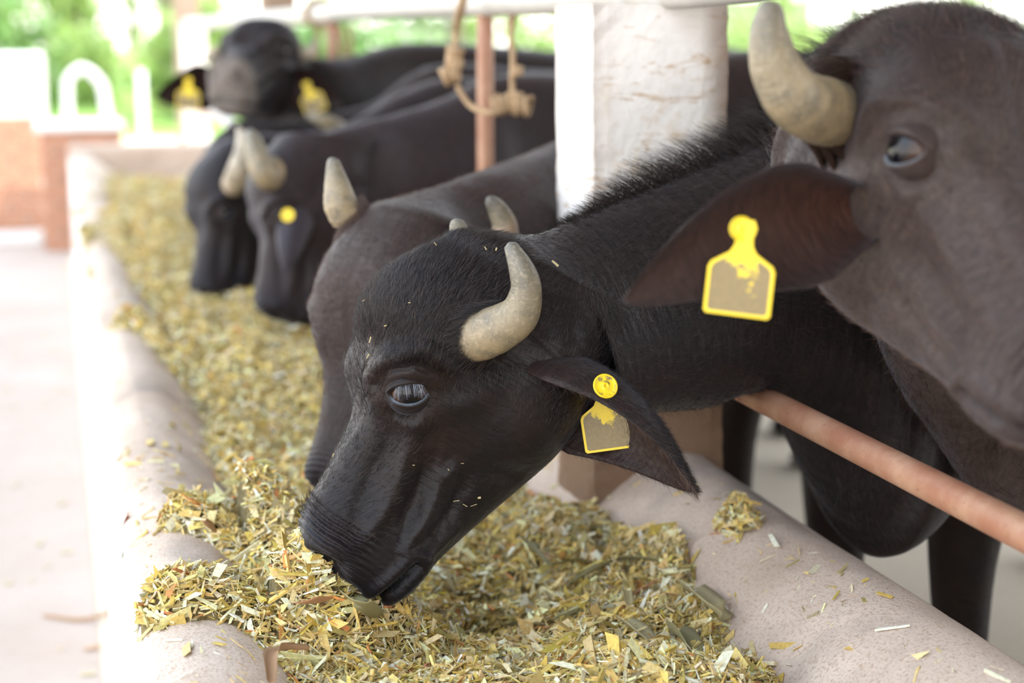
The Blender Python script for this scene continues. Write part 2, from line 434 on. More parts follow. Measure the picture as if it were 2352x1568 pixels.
wall = empty('low_brick_wall', (-.7, 10.9, 0)); tag(wall, 'low orange brick wall left of the wash basin', 'wall')
brick_block(-1.5, -.10, 10.75, 10.98, 0, .76, wall, faces=('f',))
v, f = box(-1.2, -.06, 11.3, 11.9, 0, 1.14); bevel(mesh('white_tank', v, f, WHITE, smooth=False), .03); bpy.data.objects['white_tank']
tag(bpy.data.objects['white_tank'], 'pale boxy water tank behind the low brick wall', 'tank')
v, f = box(-1.6, -.12, 10.35, 10.62, 0, .06); tag(bevel(mesh('kerb_slab', v, f, WHITE, smooth=False), .01), 'bright white kerb slab at the foot of the brick wall', 'kerb')
thing_tube('pale_pole', [(.74, 15.0, 0), (.74, 15.0, .95)], .035, WHITE, 'pale pole standing in the yard left of the raised head', 'pole', n=4)

def blob_tree(px, d, h, cw, hue, name, lab, trunk=True, n=2600, leaf=.20, base_h=.0):
    g = P(px, 80, d); x, y = g[0], g[1]
    root = empty(name, (x, y, 0)); tag(root, lab, 'tree' if trunk else 'bush', 'greenery beyond the shed')
    if trunk:
        V, F, _ = tube([(x, y, 0), (x + .1, y, h * .35), (x - .1, y + .1, h * .75)], [.16, .13, .07], 8, 8); mesh('trunk', V, F, BARK, root)
    # clumped leaves
    nc = 26; cc = rng.normal(size=(nc, 3)); cc /= np.linalg.norm(cc, axis=1)[:, None]; cc *= rng.uniform(.3, 1, (nc, 1)) ** .5
    cz = h * (.62 if trunk else .5); ch = h * (.42 if trunk else .5)
    cc = cc * np.array([cw, cw, ch]) + np.array([x, y, cz])
    w = rng.integers(0, nc, n); p = cc[w] + rng.normal(size=(n, 3)) * np.array([cw, cw, ch]) * .20
    p[:, 2] = np.maximum(p[:, 2], base_h + .03)
    a = rng.normal(size=(n, 3)); a /= np.linalg.norm(a, axis=1)[:, None]; b = np.cross(a, rng.normal(size=(n, 3))); b /= np.linalg.norm(b, axis=1)[:, None]
    s = leaf * rng.uniform(.6, 1.3, (n, 1)); L = a * s; W = b * s * .38
    V = np.stack([p - L, p + W, p + L, p - W], 1).reshape(-1, 3)
    base = np.array(hue); c = base * rng.uniform(.6, 1.35, (n, 1)) + rng.uniform(-.02, .03, (n, 3)); c = np.clip(c, .01, .9)
    o = mesh('crown' if trunk else 'foliage', V, np.arange(4 * n).reshape(-1, 4), LEAF, root, col=np.repeat(c, 4, 0), smooth=False)
    o['kind'] = 'stuff'
LG = (.38, .50, .17); MG = (.22, .36, .12); YG = (.50, .56, .20)
trees = [(-90, 30, 9, 1.8, MG, 'dark green tree at the left edge of the frame'), (55, 60, 12, 3.0, LG, 'pale green tree behind the water tank'), (165, 36, 6.5, 1.2, LG, 'small light green tree above the arched water pipe'),
         (300, 42, 11, 2.2, YG, 'yellow-green tree between the water pipe and the far white post'), (372, 27, 7.5, 1.2, LG, 'bright green tree just left of the far white post'), (500, 58, 13, 3.0, MG, 'green tree above the raised buffalo head'),
         (640, 38, 10, 2.0, LG, 'light green tree behind the rope wound on the rail'), (800, 50, 12, 2.6, MG, 'green tree right of the farther upright pipe'), (960, 66, 14, 3.4, LG, 'pale tree above the low white building'),
         (1040, 31, 9, 1.4, MG, 'dark green tree behind the hanging rope halter'), (1190, 54, 12, 2.6, LG, 'light green tree just left of the large white post'), (1440, 42, 11, 2.2, MG, 'green tree hidden mostly by the large white post'),
         (1640, 60, 13, 3.0, LG, 'pale green tree right of the large white post'), (1790, 34, 9, 1.4, LG, 'light green tree behind the large curved horn'), (1960, 50, 12, 2.6, LG, 'light green tree above the foreground buffalo forehead'),
         (2200, 40, 10, 2.2, LG, 'green tree at the upper right above the foreground buffalo'), (2380, 54, 12, 3.0, MG, 'green tree at the right edge of the frame')]
for (px, d, h, cw, c, lab) in trees:
    blob_tree(px, d, h, cw, c, 'broadleaf_tree', lab + ', out of focus')
for (px, d, h, cw, c, lab) in [(0, 24, 1.9, .8, MG, 'low bush behind the water tank'), (160, 30, 1.4, 1.0, LG, 'low bush seen through the arched water pipe'), (420, 24, 1.7, .8, LG, 'low bush behind the spread left ear of the raised head'),
         (560, 32, 1.5, 1.2, MG, 'low bush behind the raised buffalo head'), (830, 26, 1.6, 1.2, MG, 'low bush above the farthest buffalo back'), (1210, 33, 1.7, 1.6, LG, 'low bush left of the large white post'),
         (1720, 24, 1.6, 1.2, LG, 'low bush right of the large white post'), (2000, 28, 1.5, 1.6, MG, 'low bush above the foreground forehead'), (2300, 34, 1.6, 1.6, LG, 'low bush at the upper right corner')]:
    blob_tree(px, d, h, cw, c, 'leafy_bush', 'sunlit ' + lab + ', out of focus', trunk=False, n=1300, leaf=.14)
def house(px0, px1, d, h, lab):
    a = P(px0, 80, d); b = P(px1, 80, d + 1)
    x0, x1, y = min(a[0], b[0]), max(a[0], b[0]), a[1]
    root = empty('white_building', ((x0 + x1) / 2, y, 0)); tag(root, lab, 'building')
    v, f = box(x0, x1, y, y + 4, 0, h); mesh('wall', v, f, WHITE, root, smooth=False)
    v, f = box(x0 - .2, x1 + .2, y - .3, y + 4.2, h, h + .12); mesh('flat_roof', v, f, ROOF, root, smooth=False)
house(120, 215, 48, 2.9, 'blurred white building among the trees at the upper left')
house(930, 1100, 46, 1.55, 'blurred white low building seen just above the buffalo backs')
house(1690, 1850, 46, 2.1, 'blurred white building beyond the large curved horn')

# ------------------------------------------------------------------ silage
def fz_spots():
    S = []   # (x, y, sx, sy, h)
    def add(px, py, sx, sy, h, z=.58):
        p = PZ(px, py, z); S.append((p[0], p[1], sx, sy, h))
    add(575, 1210, .085, .12, .125); add(430, 1245, .07, .06, .105); add(700, 1290, .10, .10, .06); add(735, 1325, .06, .07, .095, .6); add(830, 1395, .075, .05, .100, .58); add(650, 1235, .06, .08, .04)
    add(480, 1420, .10, .055, .10); add(640, 1440, .12, .08, .06); add(390, 1450, .05, .045, .07)
    add(400, 790, .13, .16, .075); add(300, 770, .05, .09, .075); add(600, 830, .20, .30, .05); add(550, 1000, .1, .25, .03)
    add(330, 560, .2, .9, .06); add(450, 560, .25, 1.2, .05)
    add(1290, 1130, .10, .12, .045); add(1500, 1210, .07, .07, .055); add(1420, 1330, .12, .10, .045); add(1560, 1480, .12, .10, .055)
    add(1300, 1520, .14, .05, .03); add(1000, 1500, .2, .05, .03)
    add(1150, 1415, .085, .030, -.165, .455); add(1190, 1478, .075, .022, -.165, .455); add(980, 1535, .08, .022, -.15, .455); add(1330, 1530, .05, .018, -.13, .455); add(1480, 1120, .05, .05, -.05)
    return S
SP = fz_spots()
CL = PZ(1690, 1235, .57)
def feed_z(x, y):
    z = .507 + .018 * np.sin(x * 9 + y * 3) * np.sin(y * 4.1) + .008 * np.sin(x * 31 + y * 17) * np.sin(y * 23 - x * 9)
    z = z + np.where(y > 2.9, np.minimum((y - 2.9) * .04, .045), 0)
    for (a, b, sx, sy, h) in SP: z = z + h * np.exp(-((x - a) / sx) ** 2 - ((y - b) / sy) ** 2)
    z = z - .16 * np.clip((y - 8.3) / .5, 0, 1)
    # feed drapes over the left rim instead of standing above it
    p = prof_z(x)
    z = np.where(x < .22, np.minimum(z, p + .035), z)
    c = p - .02 + .05 * np.exp(-((x - CL[0]) / .028) ** 2 - ((y - CL[1]) / .045) ** 2)
    z = np.where(x > .72, np.maximum(np.minimum(z, p + .02), c), z)
    return z
def build_feed():
    xs = np.linspace(.065, .93, 150); ys = np.concatenate([np.linspace(1.1, 4, 420), np.linspace(4.02, YE - .05, 160)])
    X, Y = np.meshgrid(xs, ys); Z = feed_z(X, Y) - .007
    V = np.stack([X, Y, Z], -1)
    keep = Z > prof_z(X) - .03
    idx = np.arange(X.size).reshape(X.shape)
    q = keep[:-1, :-1] & keep[1:, :-1] & keep[1:, 1:] & keep[:-1, 1:]
    Fq = np.stack([idx[:-1, :-1], idx[:-1, 1:], idx[1:, 1:], idx[1:, :-1]], -1)[q]
    root = empty('silage', (.5, 4.5, .45)); tag(root, 'chopped yellow-green silage heaped in the concrete trough', 'silage', kind='stuff')
    o = mesh('silage_bed', V.reshape(-1, 3), Fq, BED, root); o['kind'] = 'stuff'
    PAL = np.array([(.70, .50, .17), (.62, .48, .20), (.82, .66, .35), (.38, .30, .10), (.90, .79, .53), (.50, .37, .09), (.33, .29, .15), (.68, .49, .12), (.58, .24, .08), (.58, .53, .38)])
    PW = np.array([.20, .12, .18, .09, .14, .08, .06, .06, .025, .045])
    def chips(name, n, y0, y1, smin, smax, lift, fl=.13):
        x = rng.uniform(.062, .93, n * 2); u = rng.uniform(0, 1, n * 2); y = y0 + (y1 - y0) * u
        z = feed_z(x, y); th = z - prof_z(x)
        pr = np.clip((th + .006) / .010, .012, 1); k = rng.uniform(size=len(x)) < pr
        x, y, z = x[k][:n], y[k][:n], np.maximum(z[k][:n], prof_z(x[k][:n]) + .001); m = len(x)
        thk = np.clip(th[k][:n] / .02, 0, 1)
        zz = z + rng.uniform(-.003, lift, m) * (.25 + .75 * thk)
        L = smin + (smax - smin) * rng.beta(1.3, 3.4, m); W = L * rng.uniform(.06, .28, m); flake = rng.uniform(size=m) < fl
        W = np.where(flake, L * rng.uniform(.35, .8, m), W); W = np.minimum(W, smax * .3)
        T = np.where(flake, .0004, W * .35)
        az = rng.uniform(0, 2 * np.pi, m); el = rng.normal(0, .42, m) * (.3 + .7 * thk); ro = rng.normal(0, .8, m) * (.3 + .7 * thk)
        # align to slope
        e = .004; gx = (feed_z(x + e, y) - feed_z(x - e, y)) / (2 * e); gy = (feed_z(x, y + e) - feed_z(x, y - e)) / (2 * e)
        px = (prof_z(x + e) - prof_z(x - e)) / (2 * e); on = th[k][:n] < .003; gx = np.where(on, px, gx); gy = np.where(on, 0, gy)
        N = np.stack([-gx, -gy, np.ones(m)], -1); N /= np.linalg.norm(N, axis=1)[:, None]
        A = np.stack([np.cos(az), np.sin(az), np.zeros(m)], -1); A -= N * (A * N).sum(1)[:, None]; A /= np.linalg.norm(A, axis=1)[:, None]
        A = A * np.cos(el)[:, None] + N * np.sin(el)[:, None]
        B = np.cross(N, A); B /= np.linalg.norm(B, axis=1)[:, None]; Cc = np.cross(A, B)
        B2 = B * np.cos(ro)[:, None] + Cc * np.sin(ro)[:, None]; C2 = np.cross(A, B2)
        c0 = np.stack([x, y, zz], -1)
        tp = rng.uniform(.12, 1.0, m); tq = rng.uniform(.5, 1.1, m); sh = rng.normal(0, .5, m); bend = rng.normal(0, .12, m)
        corners = []
        for sa in (-1, 1):
            for sb in (-1, 1):
                for st in (-1, 1):
                    wv = W * .5 * (tp if sa > 0 else tq)
                    corners.append(c0 + A * (sa * L * .5 + sb * sh * W * .5)[:, None] + B2 * (sb * wv + sa * bend * L * .3)[:, None] + C2 * (st * T * .5)[:, None])
        V = np.stack(corners, 1)
        fi = np.array([(0, 1, 3, 2), (4, 6, 7, 5), (0, 4, 5, 1), (2, 3, 7, 6), (0, 2, 6, 4), (1, 5, 7, 3)])
        Fq = (np.arange(m)[:, None, None] * 8 + fi[None]).reshape(-1, 4)
        ci = rng.choice(len(PAL), m, p=PW / PW.sum()); col = PAL[ci] * rng.uniform(.8, 1.55, (m, 1)) + rng.normal(0, .015, (m, 3))
        o = mesh(name, V.reshape(-1, 3), Fq, CHIP, root, col=np.repeat(np.clip(col, .01, .9), 8, 0), smooth=False); o['kind'] = 'stuff'
    chips('chopped_pieces', 76000, 1.05, 3.0, .006, .042, .012)
    chips('leaf_flakes', 5200, 1.05, 2.9, .016, .060, .014, .55)
    chips('fine_bits', 32000, 1.05, 2.7, .003, .010, .008)
    chips('distant_pieces', 34000, 3.0, 5.4, .010, .045, .016)
    chips('distant_pieces', 16000, 5.4, YE - .05, .018, .07, .02)
build_feed()

# ------------------------------------------------------------------ buffalo anatomy
# head-local frame: x from poll to muzzle, z towards the forehead, y to the animal's left (metres)
#        x      zt     zb     b     exp   taper
HEAD = [(.452, .012, -.050, .030, .80, .00),
        (.447, .044, -.064, .046, .80, .05),
        (.434, .066, -.074, .055, .78, .02),
        (.412, .082, -.080, .060, .76, -.02),
        (.385, .085, -.086, .060, .78, -.06),
        (.350, .082, -.100, .061, .80, -.05),
        (.310, .082, -.118, .065, .80, .02),
        (.270, .085, -.136, .074, .78, .10),
        (.235, .094, -.150, .086, .74, .16),
        (.200, .108, -.160, .096, .70, .16),
        (.160, .124, -.166, .103, .72, .12),
        (.120, .121, -.170, .105, .76, .08),
        (.080, .106, -.172, .103, .80, .04),
        (.045, .084, -.172, .097, .84, .0),
        (.015, .060, -.170, .094, .88, -.02)]

class Pose:
    """places the canonical head: anchor (canonical) sits at the surveyed world point"""
    def __init__(s, fwd, dors, anchor, at, scale=1.0):
        s.X = nrm(fwd); z = np.asarray(dors, float); z = z - s.X * np.dot(z, s.X); s.Z = nrm(z); s.Y = np.cross(s.Z, s.X); s.k = scale
        s.O = np.asarray(at) - s.rot(np.asarray(anchor, float) * scale)
    def rot(s, c):
        c = np.asarray(c, float); return c[..., 0:1] * s.X + c[..., 1:2] * s.Y + c[..., 2:3] * s.Z
    def w(s, c): return s.O + s.rot(np.asarray(c, float) * s.k)
    def loc(s, p):
        d = (np.asarray(p) - s.O) / s.k; return np.stack([d @ s.X, d @ s.Y, d @ s.Z], -1)

def ring_pts(ctrl, nring, nseg, dens=None):
    """ctrl rows: T(3) B(3) Lat(3) exp taper -> grid (nring,nseg,3)"""
    q = catmull(ctrl, 2000)
    k = len(ctrl)
    if dens is None: sidx = np.linspace(0, 1999, nring).astype(int)
    else:
        d = np.interp(np.linspace(0, k - 1, 2000), np.arange(k), dens); cs = np.concatenate([[0], np.cumsum((d[1:] + d[:-1]) / 2)])
        sidx = np.interp(np.linspace(0, cs[-1], nring), cs, np.arange(2000)).round().astype(int)
    q = q[sidx]; par = np.linspace(0, k - 1, 2000)[sidx]
    T, B, L, ex, tp = q[:, 0:3], q[:, 3:6], q[:, 6:9], q[:, 9], q[:, 10]
    C, A = (T + B) / 2, (T - B) / 2
    th = np.linspace(0, 2 * np.pi, nseg, endpoint=False)
    ct, st = np.cos(th)[None], np.sin(th)[None]
    ca = np.sign(ct) * np.abs(ct) ** ex[:, None]; sa = np.sign(st) * np.abs(st) ** ex[:, None]
    V = C[:, None] + A[:, None] * ca[..., None] + L[:, None] * (sa * (1 + tp[:, None] * ca))[..., None]
    return V, par, th
def grid_normals(V):
    du = np.gradient(V, axis=0); dv = np.roll(V, -1, 1) - np.roll(V, 1, 1)
    n = np.cross(dv, du); n /= np.linalg.norm(n, axis=2)[..., None] + 1e-12
    C = V.mean(1, keepdims=True); s = np.sign(((V - C) * n).sum(2).mean()); return n * s, du / (np.linalg.norm(du, axis=2)[..., None] + 1e-12)
def seg_dist(p, a, b):
    ab = b - a; t = np.clip(((p - a) @ ab) / (ab @ ab), 0, 1); return np.linalg.norm(p - (a + t[..., None] * ab), axis=-1), t
def sculpt_head(Q, strength=1.0):
    """Q canonical head points (..,3); returns outward displacement (side normal) and colour weights"""
    x, y, z = Q[..., 0], Q[..., 1], Q[..., 2]; ya = np.abs(y)
    p2 = np.stack([x, z], -1)
    d = np.zeros_like(x)
    side = np.clip((ya - .02) / .03, 0, 1)
    def blob(cx, cz, sx, sz, h, ang=0., m=side):
        dx, dz = x - cx, z - cz; c, s_ = math.cos(ang), math.sin(ang)
        u, v = dx * c + dz * s_, -dx * s_ + dz * c
        return m * h * np.exp(-(u / sx) ** 2 - (v / sz) ** 2)
    def line(pts, w, h, m=side, fall=1.0):
        best = np.full(x.shape, 9.); tt = np.zeros(x.shape)
        for i in range(len(pts) - 1):
            dd, t = seg_dist(p2, np.array(pts[i]), np.array(pts[i + 1]))
            k = dd < best; best = np.where(k, dd, best); tt = np.where(k, (i + t) / (len(pts) - 1), tt)
        return m * h * np.exp(-(best / w) ** 2) * (1 - .6 * fall * np.abs(tt * 2 - 1) ** 2)
    d += blob(.205, .066, .040, .030, .012)                 # orbit
    d += line([(.176, .030), (.170, .065), (.190, .090), (.225, .092), (.246, .072)], .0095, .0085)      # brow rim
    d += line([(.186, .040), (.184, .066), (.200, .083), (.224, .084)], .0040, -.0040)   # crease under the brow
    d += blob(.216, .056, .022, .017, -.010, .98)           # socket
    d += line([(.238, .042), (.244, .062)], .007, -.007)       # inner corner hollow
    d += line([(.236, .018), (.252, .045)], .010, .004)
    d += blob(.135, -.020, .050, .025, -.010, .5)           # temple hollow
    d += line([(.250, .030), (.290, .020), (.345, .012), (.395, .018)], .010, .0065)   # nasal ridge
    d += line([(.262, .050), (.320, .046), (.372, .040)], .012, -.005)
    d += line([(.275, -.005), (.330, -.012), (.370, -.016)], .009, -.007)
    d += line([(.290, -.028), (.335, -.036), (.385, -.030)], .008, .007)  # muscle strap to the lip
    d += line([(.275, -.055), (.320, -.060), (.355, -.055)], .009, -.006)
    d += line([(.265, -.036), (.290, -.032)], .006, .005)
    d += line([(.335, -.080), (.375, -.062), (.405, -.050)], .008, .004)
    d += line([(.215, .012), (.190, -.01), (.15, -.03)], .016, .006)     # cheek bone
    d += blob(.185, -.095, .060, .050, .012)                # masseter
    d += line([(.255, -.075), (.245, -.125)], .014, -.005)
    d += blob(.095, -.080, .034, .030, .016)
    d += line([(.125, -.05), (.13, -.09), (.12, -.13)], .007, -.005)
    d += line([(.075, .0), (.10, -.06), (.12, -.13)], .005, -.003)
    # wrinkles round the nose
    wz = np.clip((z + .01) / .03, .12, 1)
    for (lo, hi, per, am) in ((.385, .430, .0080, .0010),):
        u = x + .28 * np.abs(z - .03) + .006 * np.sin(z * 60) + .12 * (z - .03)
        mm = np.clip((u - lo) / .015, 0, 1) * np.clip((hi + .03 - u) / .015, 0, 1)
        d += am * wz * mm * (np.sin(u * 2 * np.pi / per))
    # fine folds below the eye and on the throat side
    mm = np.exp(-((x - .30) / .06) ** 2 - ((z + .02) / .05) ** 2)
    d += .0008 * mm * np.sin((z * .8 + x * .35) * 2 * np.pi / .013) * side
    # nostril and mouth
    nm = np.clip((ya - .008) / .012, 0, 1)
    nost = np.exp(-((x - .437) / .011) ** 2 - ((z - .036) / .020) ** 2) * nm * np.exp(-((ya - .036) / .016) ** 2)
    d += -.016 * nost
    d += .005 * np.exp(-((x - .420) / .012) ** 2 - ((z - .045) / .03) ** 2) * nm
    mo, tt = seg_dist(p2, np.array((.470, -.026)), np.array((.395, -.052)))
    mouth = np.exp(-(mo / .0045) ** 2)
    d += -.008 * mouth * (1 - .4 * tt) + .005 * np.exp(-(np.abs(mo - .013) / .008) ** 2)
    # forehead mass and poll
    top = np.clip(z / .08, 0, 1)
    d += .006 * np.exp(-((x - .11) / .06) ** 2) * top
    d += -.006 * np.exp(-((x - .265) / .03) ** 2 - (ya / .03) ** 2) * top
    return d * strength, nost, mouth

SUB = {}
def ear_part(root, pose, side, base, tip, opn, W, name='ear', curl=(2.3, 1.25, .55), fold=0., bend=(0, 0, 0), n=46, mcol=(.028, .018, .016), icol=(.10, .055, .042)):
    base, tip = np.asarray(base), np.asarray(tip)
    ax = nrm(tip - base); En = nrm(np.asarray(opn) - ax * np.dot(opn, ax)); Et = np.cross(ax, En); L = np.linalg.norm(tip - base)
    m = 29; t = np.linspace(-1, 1, m); s = np.linspace(0, 1, n)
    w = W * (np.clip((s + .22) / .50, 0, 1) ** .60) * np.clip((1.0 - s) / .62, 0, 1) ** .72
    w = np.maximum(w, .0015)
    A = np.interp(s, [0, .25, .6, 1], [curl[0], (curl[0] + curl[1]) / 2, curl[1], curl[2]])
    cen = base + (tip - base) * s[:, None] + np.asarray(bend) * (np.sin(s * np.pi))[:, None]
    r = w / A
    ang = t[None] * A[:, None]
    off = Et * (r[:, None] * np.sin(ang))[..., None] + En * (r[:, None] * (1 - np.cos(ang)))[..., None]
    inner = cen[:, None] + off
    dirn = -(Et * (-np.sin(ang))[..., None] + En * (np.cos(ang))[..., None])   # outward (away from concave side)
    th = .0035 * np.clip((1 - s) * 4, .25, 1)[:, None] * np.clip((1 - np.abs(t)) * 5, .15, 1)[None]
    outer = inner + dirn * th[..., None]
    V = np.concatenate([inner.reshape(-1, 3), outer.reshape(-1, 3)])
    idx = np.arange(n * m).reshape(n, m); K = n * m
    F = []
    for i in range(n - 1):
        for j in range(m - 1):
            a, b, c, d = idx[i, j], idx[i, j + 1], idx[i + 1, j + 1], idx[i + 1, j]
            F.append((a, b, c, d)); F.append((a + K, d + K, c + K, b + K))
        F.append((idx[i, 0], idx[i + 1, 0], idx[i + 1, 0] + K, idx[i, 0] + K)); F.append((idx[i, -1], idx[i, -1] + K, idx[i + 1, -1] + K, idx[i + 1, -1]))
    for j in range(m - 1):
        F.append((idx[-1, j], idx[-1, j + 1], idx[-1, j + 1] + K, idx[-1, j] + K)); F.append((idx[0, j], idx[0, j] + K, idx[0, j + 1] + K, idx[0, j + 1]))
    ce = np.clip(1 - np.abs(t) * 1.05, 0, 1)[None] * np.clip(1.2 - s, 0, 1)[:, None]
    ci = np.array(mcol) * (1 - ce[..., None]) + np.array(icol) * ce[..., None]
    co = np.broadcast_to(np.array(mcol), ci.shape)
    uv = np.stack(np.broadcast_arrays(s[:, None] * L, (t * W)[None]), -1).reshape(-1, 2)
    o = mesh(name, V, F, FUR, root, col=np.concatenate([ci.reshape(-1, 3), co.reshape(-1, 3)]), uv=np.concatenate([uv, uv]))
    return dict(inner=inner, outer=outer, dirn=dirn, ax=ax, En=En, Et=Et)

def horn_part(root, pts, rad, mat, n=60, name='horn'):
    V, F, uv = tube(pts, rad, 28, n)
    m = n; V = V.reshape(m, 28, 3); C = V.mean(1, keepdims=True)
    u = np.linspace(0, 1, m)[:, None, None]
    ringy = 1 + .022 * np.sin(u * 75 + 1.5 * np.sin(u * 23)) * np.clip(1 - u * 1.5, 0, 1)
    V = (C + (V - C) * ringy).reshape(-1, 3)
    # round the tip
    return mesh(name, V, F, mat, root, uv=uv)

def eye_part(root, pose, side, open_=1.0, lidcol=(.018, .012, .011), c=(.216, .079, .056), r=.0235, e1=None):
    k = pose.k; c = np.array([c[0], c[1] * side, c[2]]); W = pose.w(c)
    G = nrm(pose.rot(nrm(np.array([.10, side * 1.0, .16]))))
    E1 = nrm(pose.rot(np.array([.55, 0, .83]))) if e1 is None else nrm(e1); E1 = nrm(E1 - G * (E1 @ G)); E2 = np.cross(G, E1) ; up = pose.rot(np.array([-.85, 0, .5]))
    if E2 @ up < 0: E2 = -E2
    r = r * k
    nt, npi = 40, 64
    th = np.linspace(0, np.pi, nt) ; ph = np.linspace(0, 2 * np.pi, npi, endpoint=False)
    V = W + r * (G * np.cos(th)[:, None, None] + (E1 * np.cos(ph)[None, :, None] + E2 * np.sin(ph)[None, :, None]) * np.sin(th)[:, None, None])
    idx = np.arange(nt * npi).reshape(nt, npi); j2 = np.roll(np.arange(npi), -1)
    F = [(idx[i, j], idx[i + 1, j], idx[i + 1, j2[j]], idx[i, j2[j]]) for i in range(nt - 1) for j in range(npi)]
    uv = np.stack(np.broadcast_arrays((th / np.radians(78))[:, None], (ph / 6.2832)[None]), -1).reshape(-1, 2)
    ob = mesh('eye', V.reshape(-1, 3), F, EYE, root, uv=uv)
    # lids: one shell with an almond opening
    cp, sph = np.cos(ph), np.sin(ph)
    aw, au, al = np.radians(57), np.radians(21 * open_), np.radians(30 * open_)
    av = np.where(sph > 0, au, al)
    to = 1 / np.sqrt((np.abs(cp) / aw) ** 2 + (np.abs(sph) / av) ** 2)
    to = to * (1 + .10 * np.clip(cp, 0, 1) ** 6)
    nl = 22; s = np.linspace(0, 1, nl)
    TH = to[None] + (np.radians(118) - to[None]) * s[:, None] ** 1.25
    lidthick = np.where(sph > 0, .0038, .0026)[None] * k
    R = r * 1.02 + lidthick * np.clip(s / .06, 0, 1)[:, None] ** .5 + np.where(sph > 0, .0022, .001)[None] * k * np.sin(s[:, None] * 9.5) * np.exp(-s[:, None] * 3) + r * .10 * s[:, None]
    V = W + R[..., None] * (G * np.cos(TH)[..., None] + (E1 * cp[None, :, None] + E2 * sph[None, :, None]) * np.sin(TH)[..., None])
    idx = np.arange(nl * npi).reshape(nl, npi)
    F = [(idx[i, j], idx[i + 1, j], idx[i + 1, j2[j]], idx[i, j2[j]]) for i in range(nl - 1) for j in range(npi)]
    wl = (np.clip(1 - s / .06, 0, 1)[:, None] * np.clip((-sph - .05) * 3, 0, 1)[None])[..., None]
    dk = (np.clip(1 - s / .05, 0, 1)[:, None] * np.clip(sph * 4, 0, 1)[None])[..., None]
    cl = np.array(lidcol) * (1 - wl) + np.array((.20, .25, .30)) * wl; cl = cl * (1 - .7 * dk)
    uv = np.stack(np.broadcast_arrays((s * .03)[:, None], (ph * .02)[None]), -1).reshape(-1, 2)
    mesh('eyelid', V.reshape(-1, 3), F, FUR, root, col=cl.reshape(-1, 3), uv=uv)
    return W, G, E1, E2, r

def hairs(root, name, P0, D, L, rad, mat, bend=None, npt=4):
    """P0 roots, D unit directions, L lengths, bend vectors"""
    n = len(P0)
    if n == 0: return
    off = wloc(root)
    cu = bpy.data.hair_curves.new(name); cu.add_curves([npt] * n)
    t = np.linspace(0, 1, npt)[None, :, None]
    b = 0 if bend is None else bend[:, None, :] * (t ** 2) * L[:, None, None]
    pos = (P0 - off)[:, None] + D[:, None] * t * L[:, None, None] + b
    cu.points.foreach_set('position', pos.reshape(-1).astype(np.float32))
    ra = np.broadcast_to(rad * (1 - .75 * t[..., 0]), (n, npt)).reshape(-1).astype(np.float32)
    if 'radius' in cu.attributes: cu.attributes['radius'].data.foreach_set('value', ra)
    else:
        cu.attributes.new('radius', 'FLOAT', 'POINT').data.foreach_set('value', ra)
    cu.materials.append(mat)
    o = bpy.data.objects.new(name, cu); COL.objects.link(o); o.parent = root; o['kind'] = 'stuff'
    return o

def fur_on_grid(root, V, i0, i1, n, length, mat, weight=None, flow=1.0, lift=.22, rad=.00012, name='fur', jit=.25, skip=None):
    N, T = grid_normals(V)
    A = V[i0:i1]; m = A.shape[0] - 1; k = A.shape[1]
    e1 = np.linalg.norm(A[1:] - A[:-1], axis=2); e2 = np.linalg.norm(np.roll(A, -1, 1) - A, axis=2)[:-1]
    ar = e1 * e2
    if weight is not None: ar = ar * weight[i0:i1][:-1]
    pr = ar.ravel() / ar.sum(); q = rng.choice(m * k, n, p=pr); i, j = q // k, q % k; u, v = rng.uniform(size=n)[:, None], rng.uniform(size=n)[:, None]; j2 = (j + 1) % k
    def bil(G): return (G[i0 + i, j] * (1 - u) + G[i0 + i + 1, j] * u) * (1 - v) + (G[i0 + i, j2] * (1 - v * 0) * (1 - u) + G[i0 + i + 1, j2] * u) * v
    p = bil(V); nn = bil(N); nn /= np.linalg.norm(nn, axis=1)[:, None] + 1e-9; tt = bil(T)
    # slow swirl of the coat
    sw = np.array([noise.noise(Vector(a * 9)) for a in p[:, :]]) * .8
    side = np.cross(nn, tt)
    d = tt * flow + side * sw[:, None] + nn * lift + rng.normal(size=(n, 3)) * jit
    d /= np.linalg.norm(d, axis=1)[:, None]
    L = length * rng.uniform(.6, 1.3, n)
    return hairs(root, name, p - nn * .0006, d, L, rad, mat, bend=-nn * .25)

def body_ctrl(W, dirn, length=1.5, h=.62, wid=.24, drop=.0):
    """torso sections from withers W going along dirn (unit, horizontal)"""
    dirn = nrm(dirn); lat = None; out = []
    for s, dt, hb, w in ((.10, .0, h, .17), (.30, -.015, h + .04, min(.22, wid)), (.65, -.04, h + .08, wid + .01), (1.0, -.01, h + .04, wid), (1.25, -.03, h - .05, wid * .85), (1.40, -.10, h - .22, wid * .5), (1.455, -.20, h - .38, .03)):
        T = W + dirn * s * length / 1.45 + np.array([0, 0, dt]); B = W + dirn * (s * length / 1.45 - (.02 if s < 1.3 else 0)) + np.array([0, 0, -hb])
        out.append((T, B, w, .95, -.05))
    return out

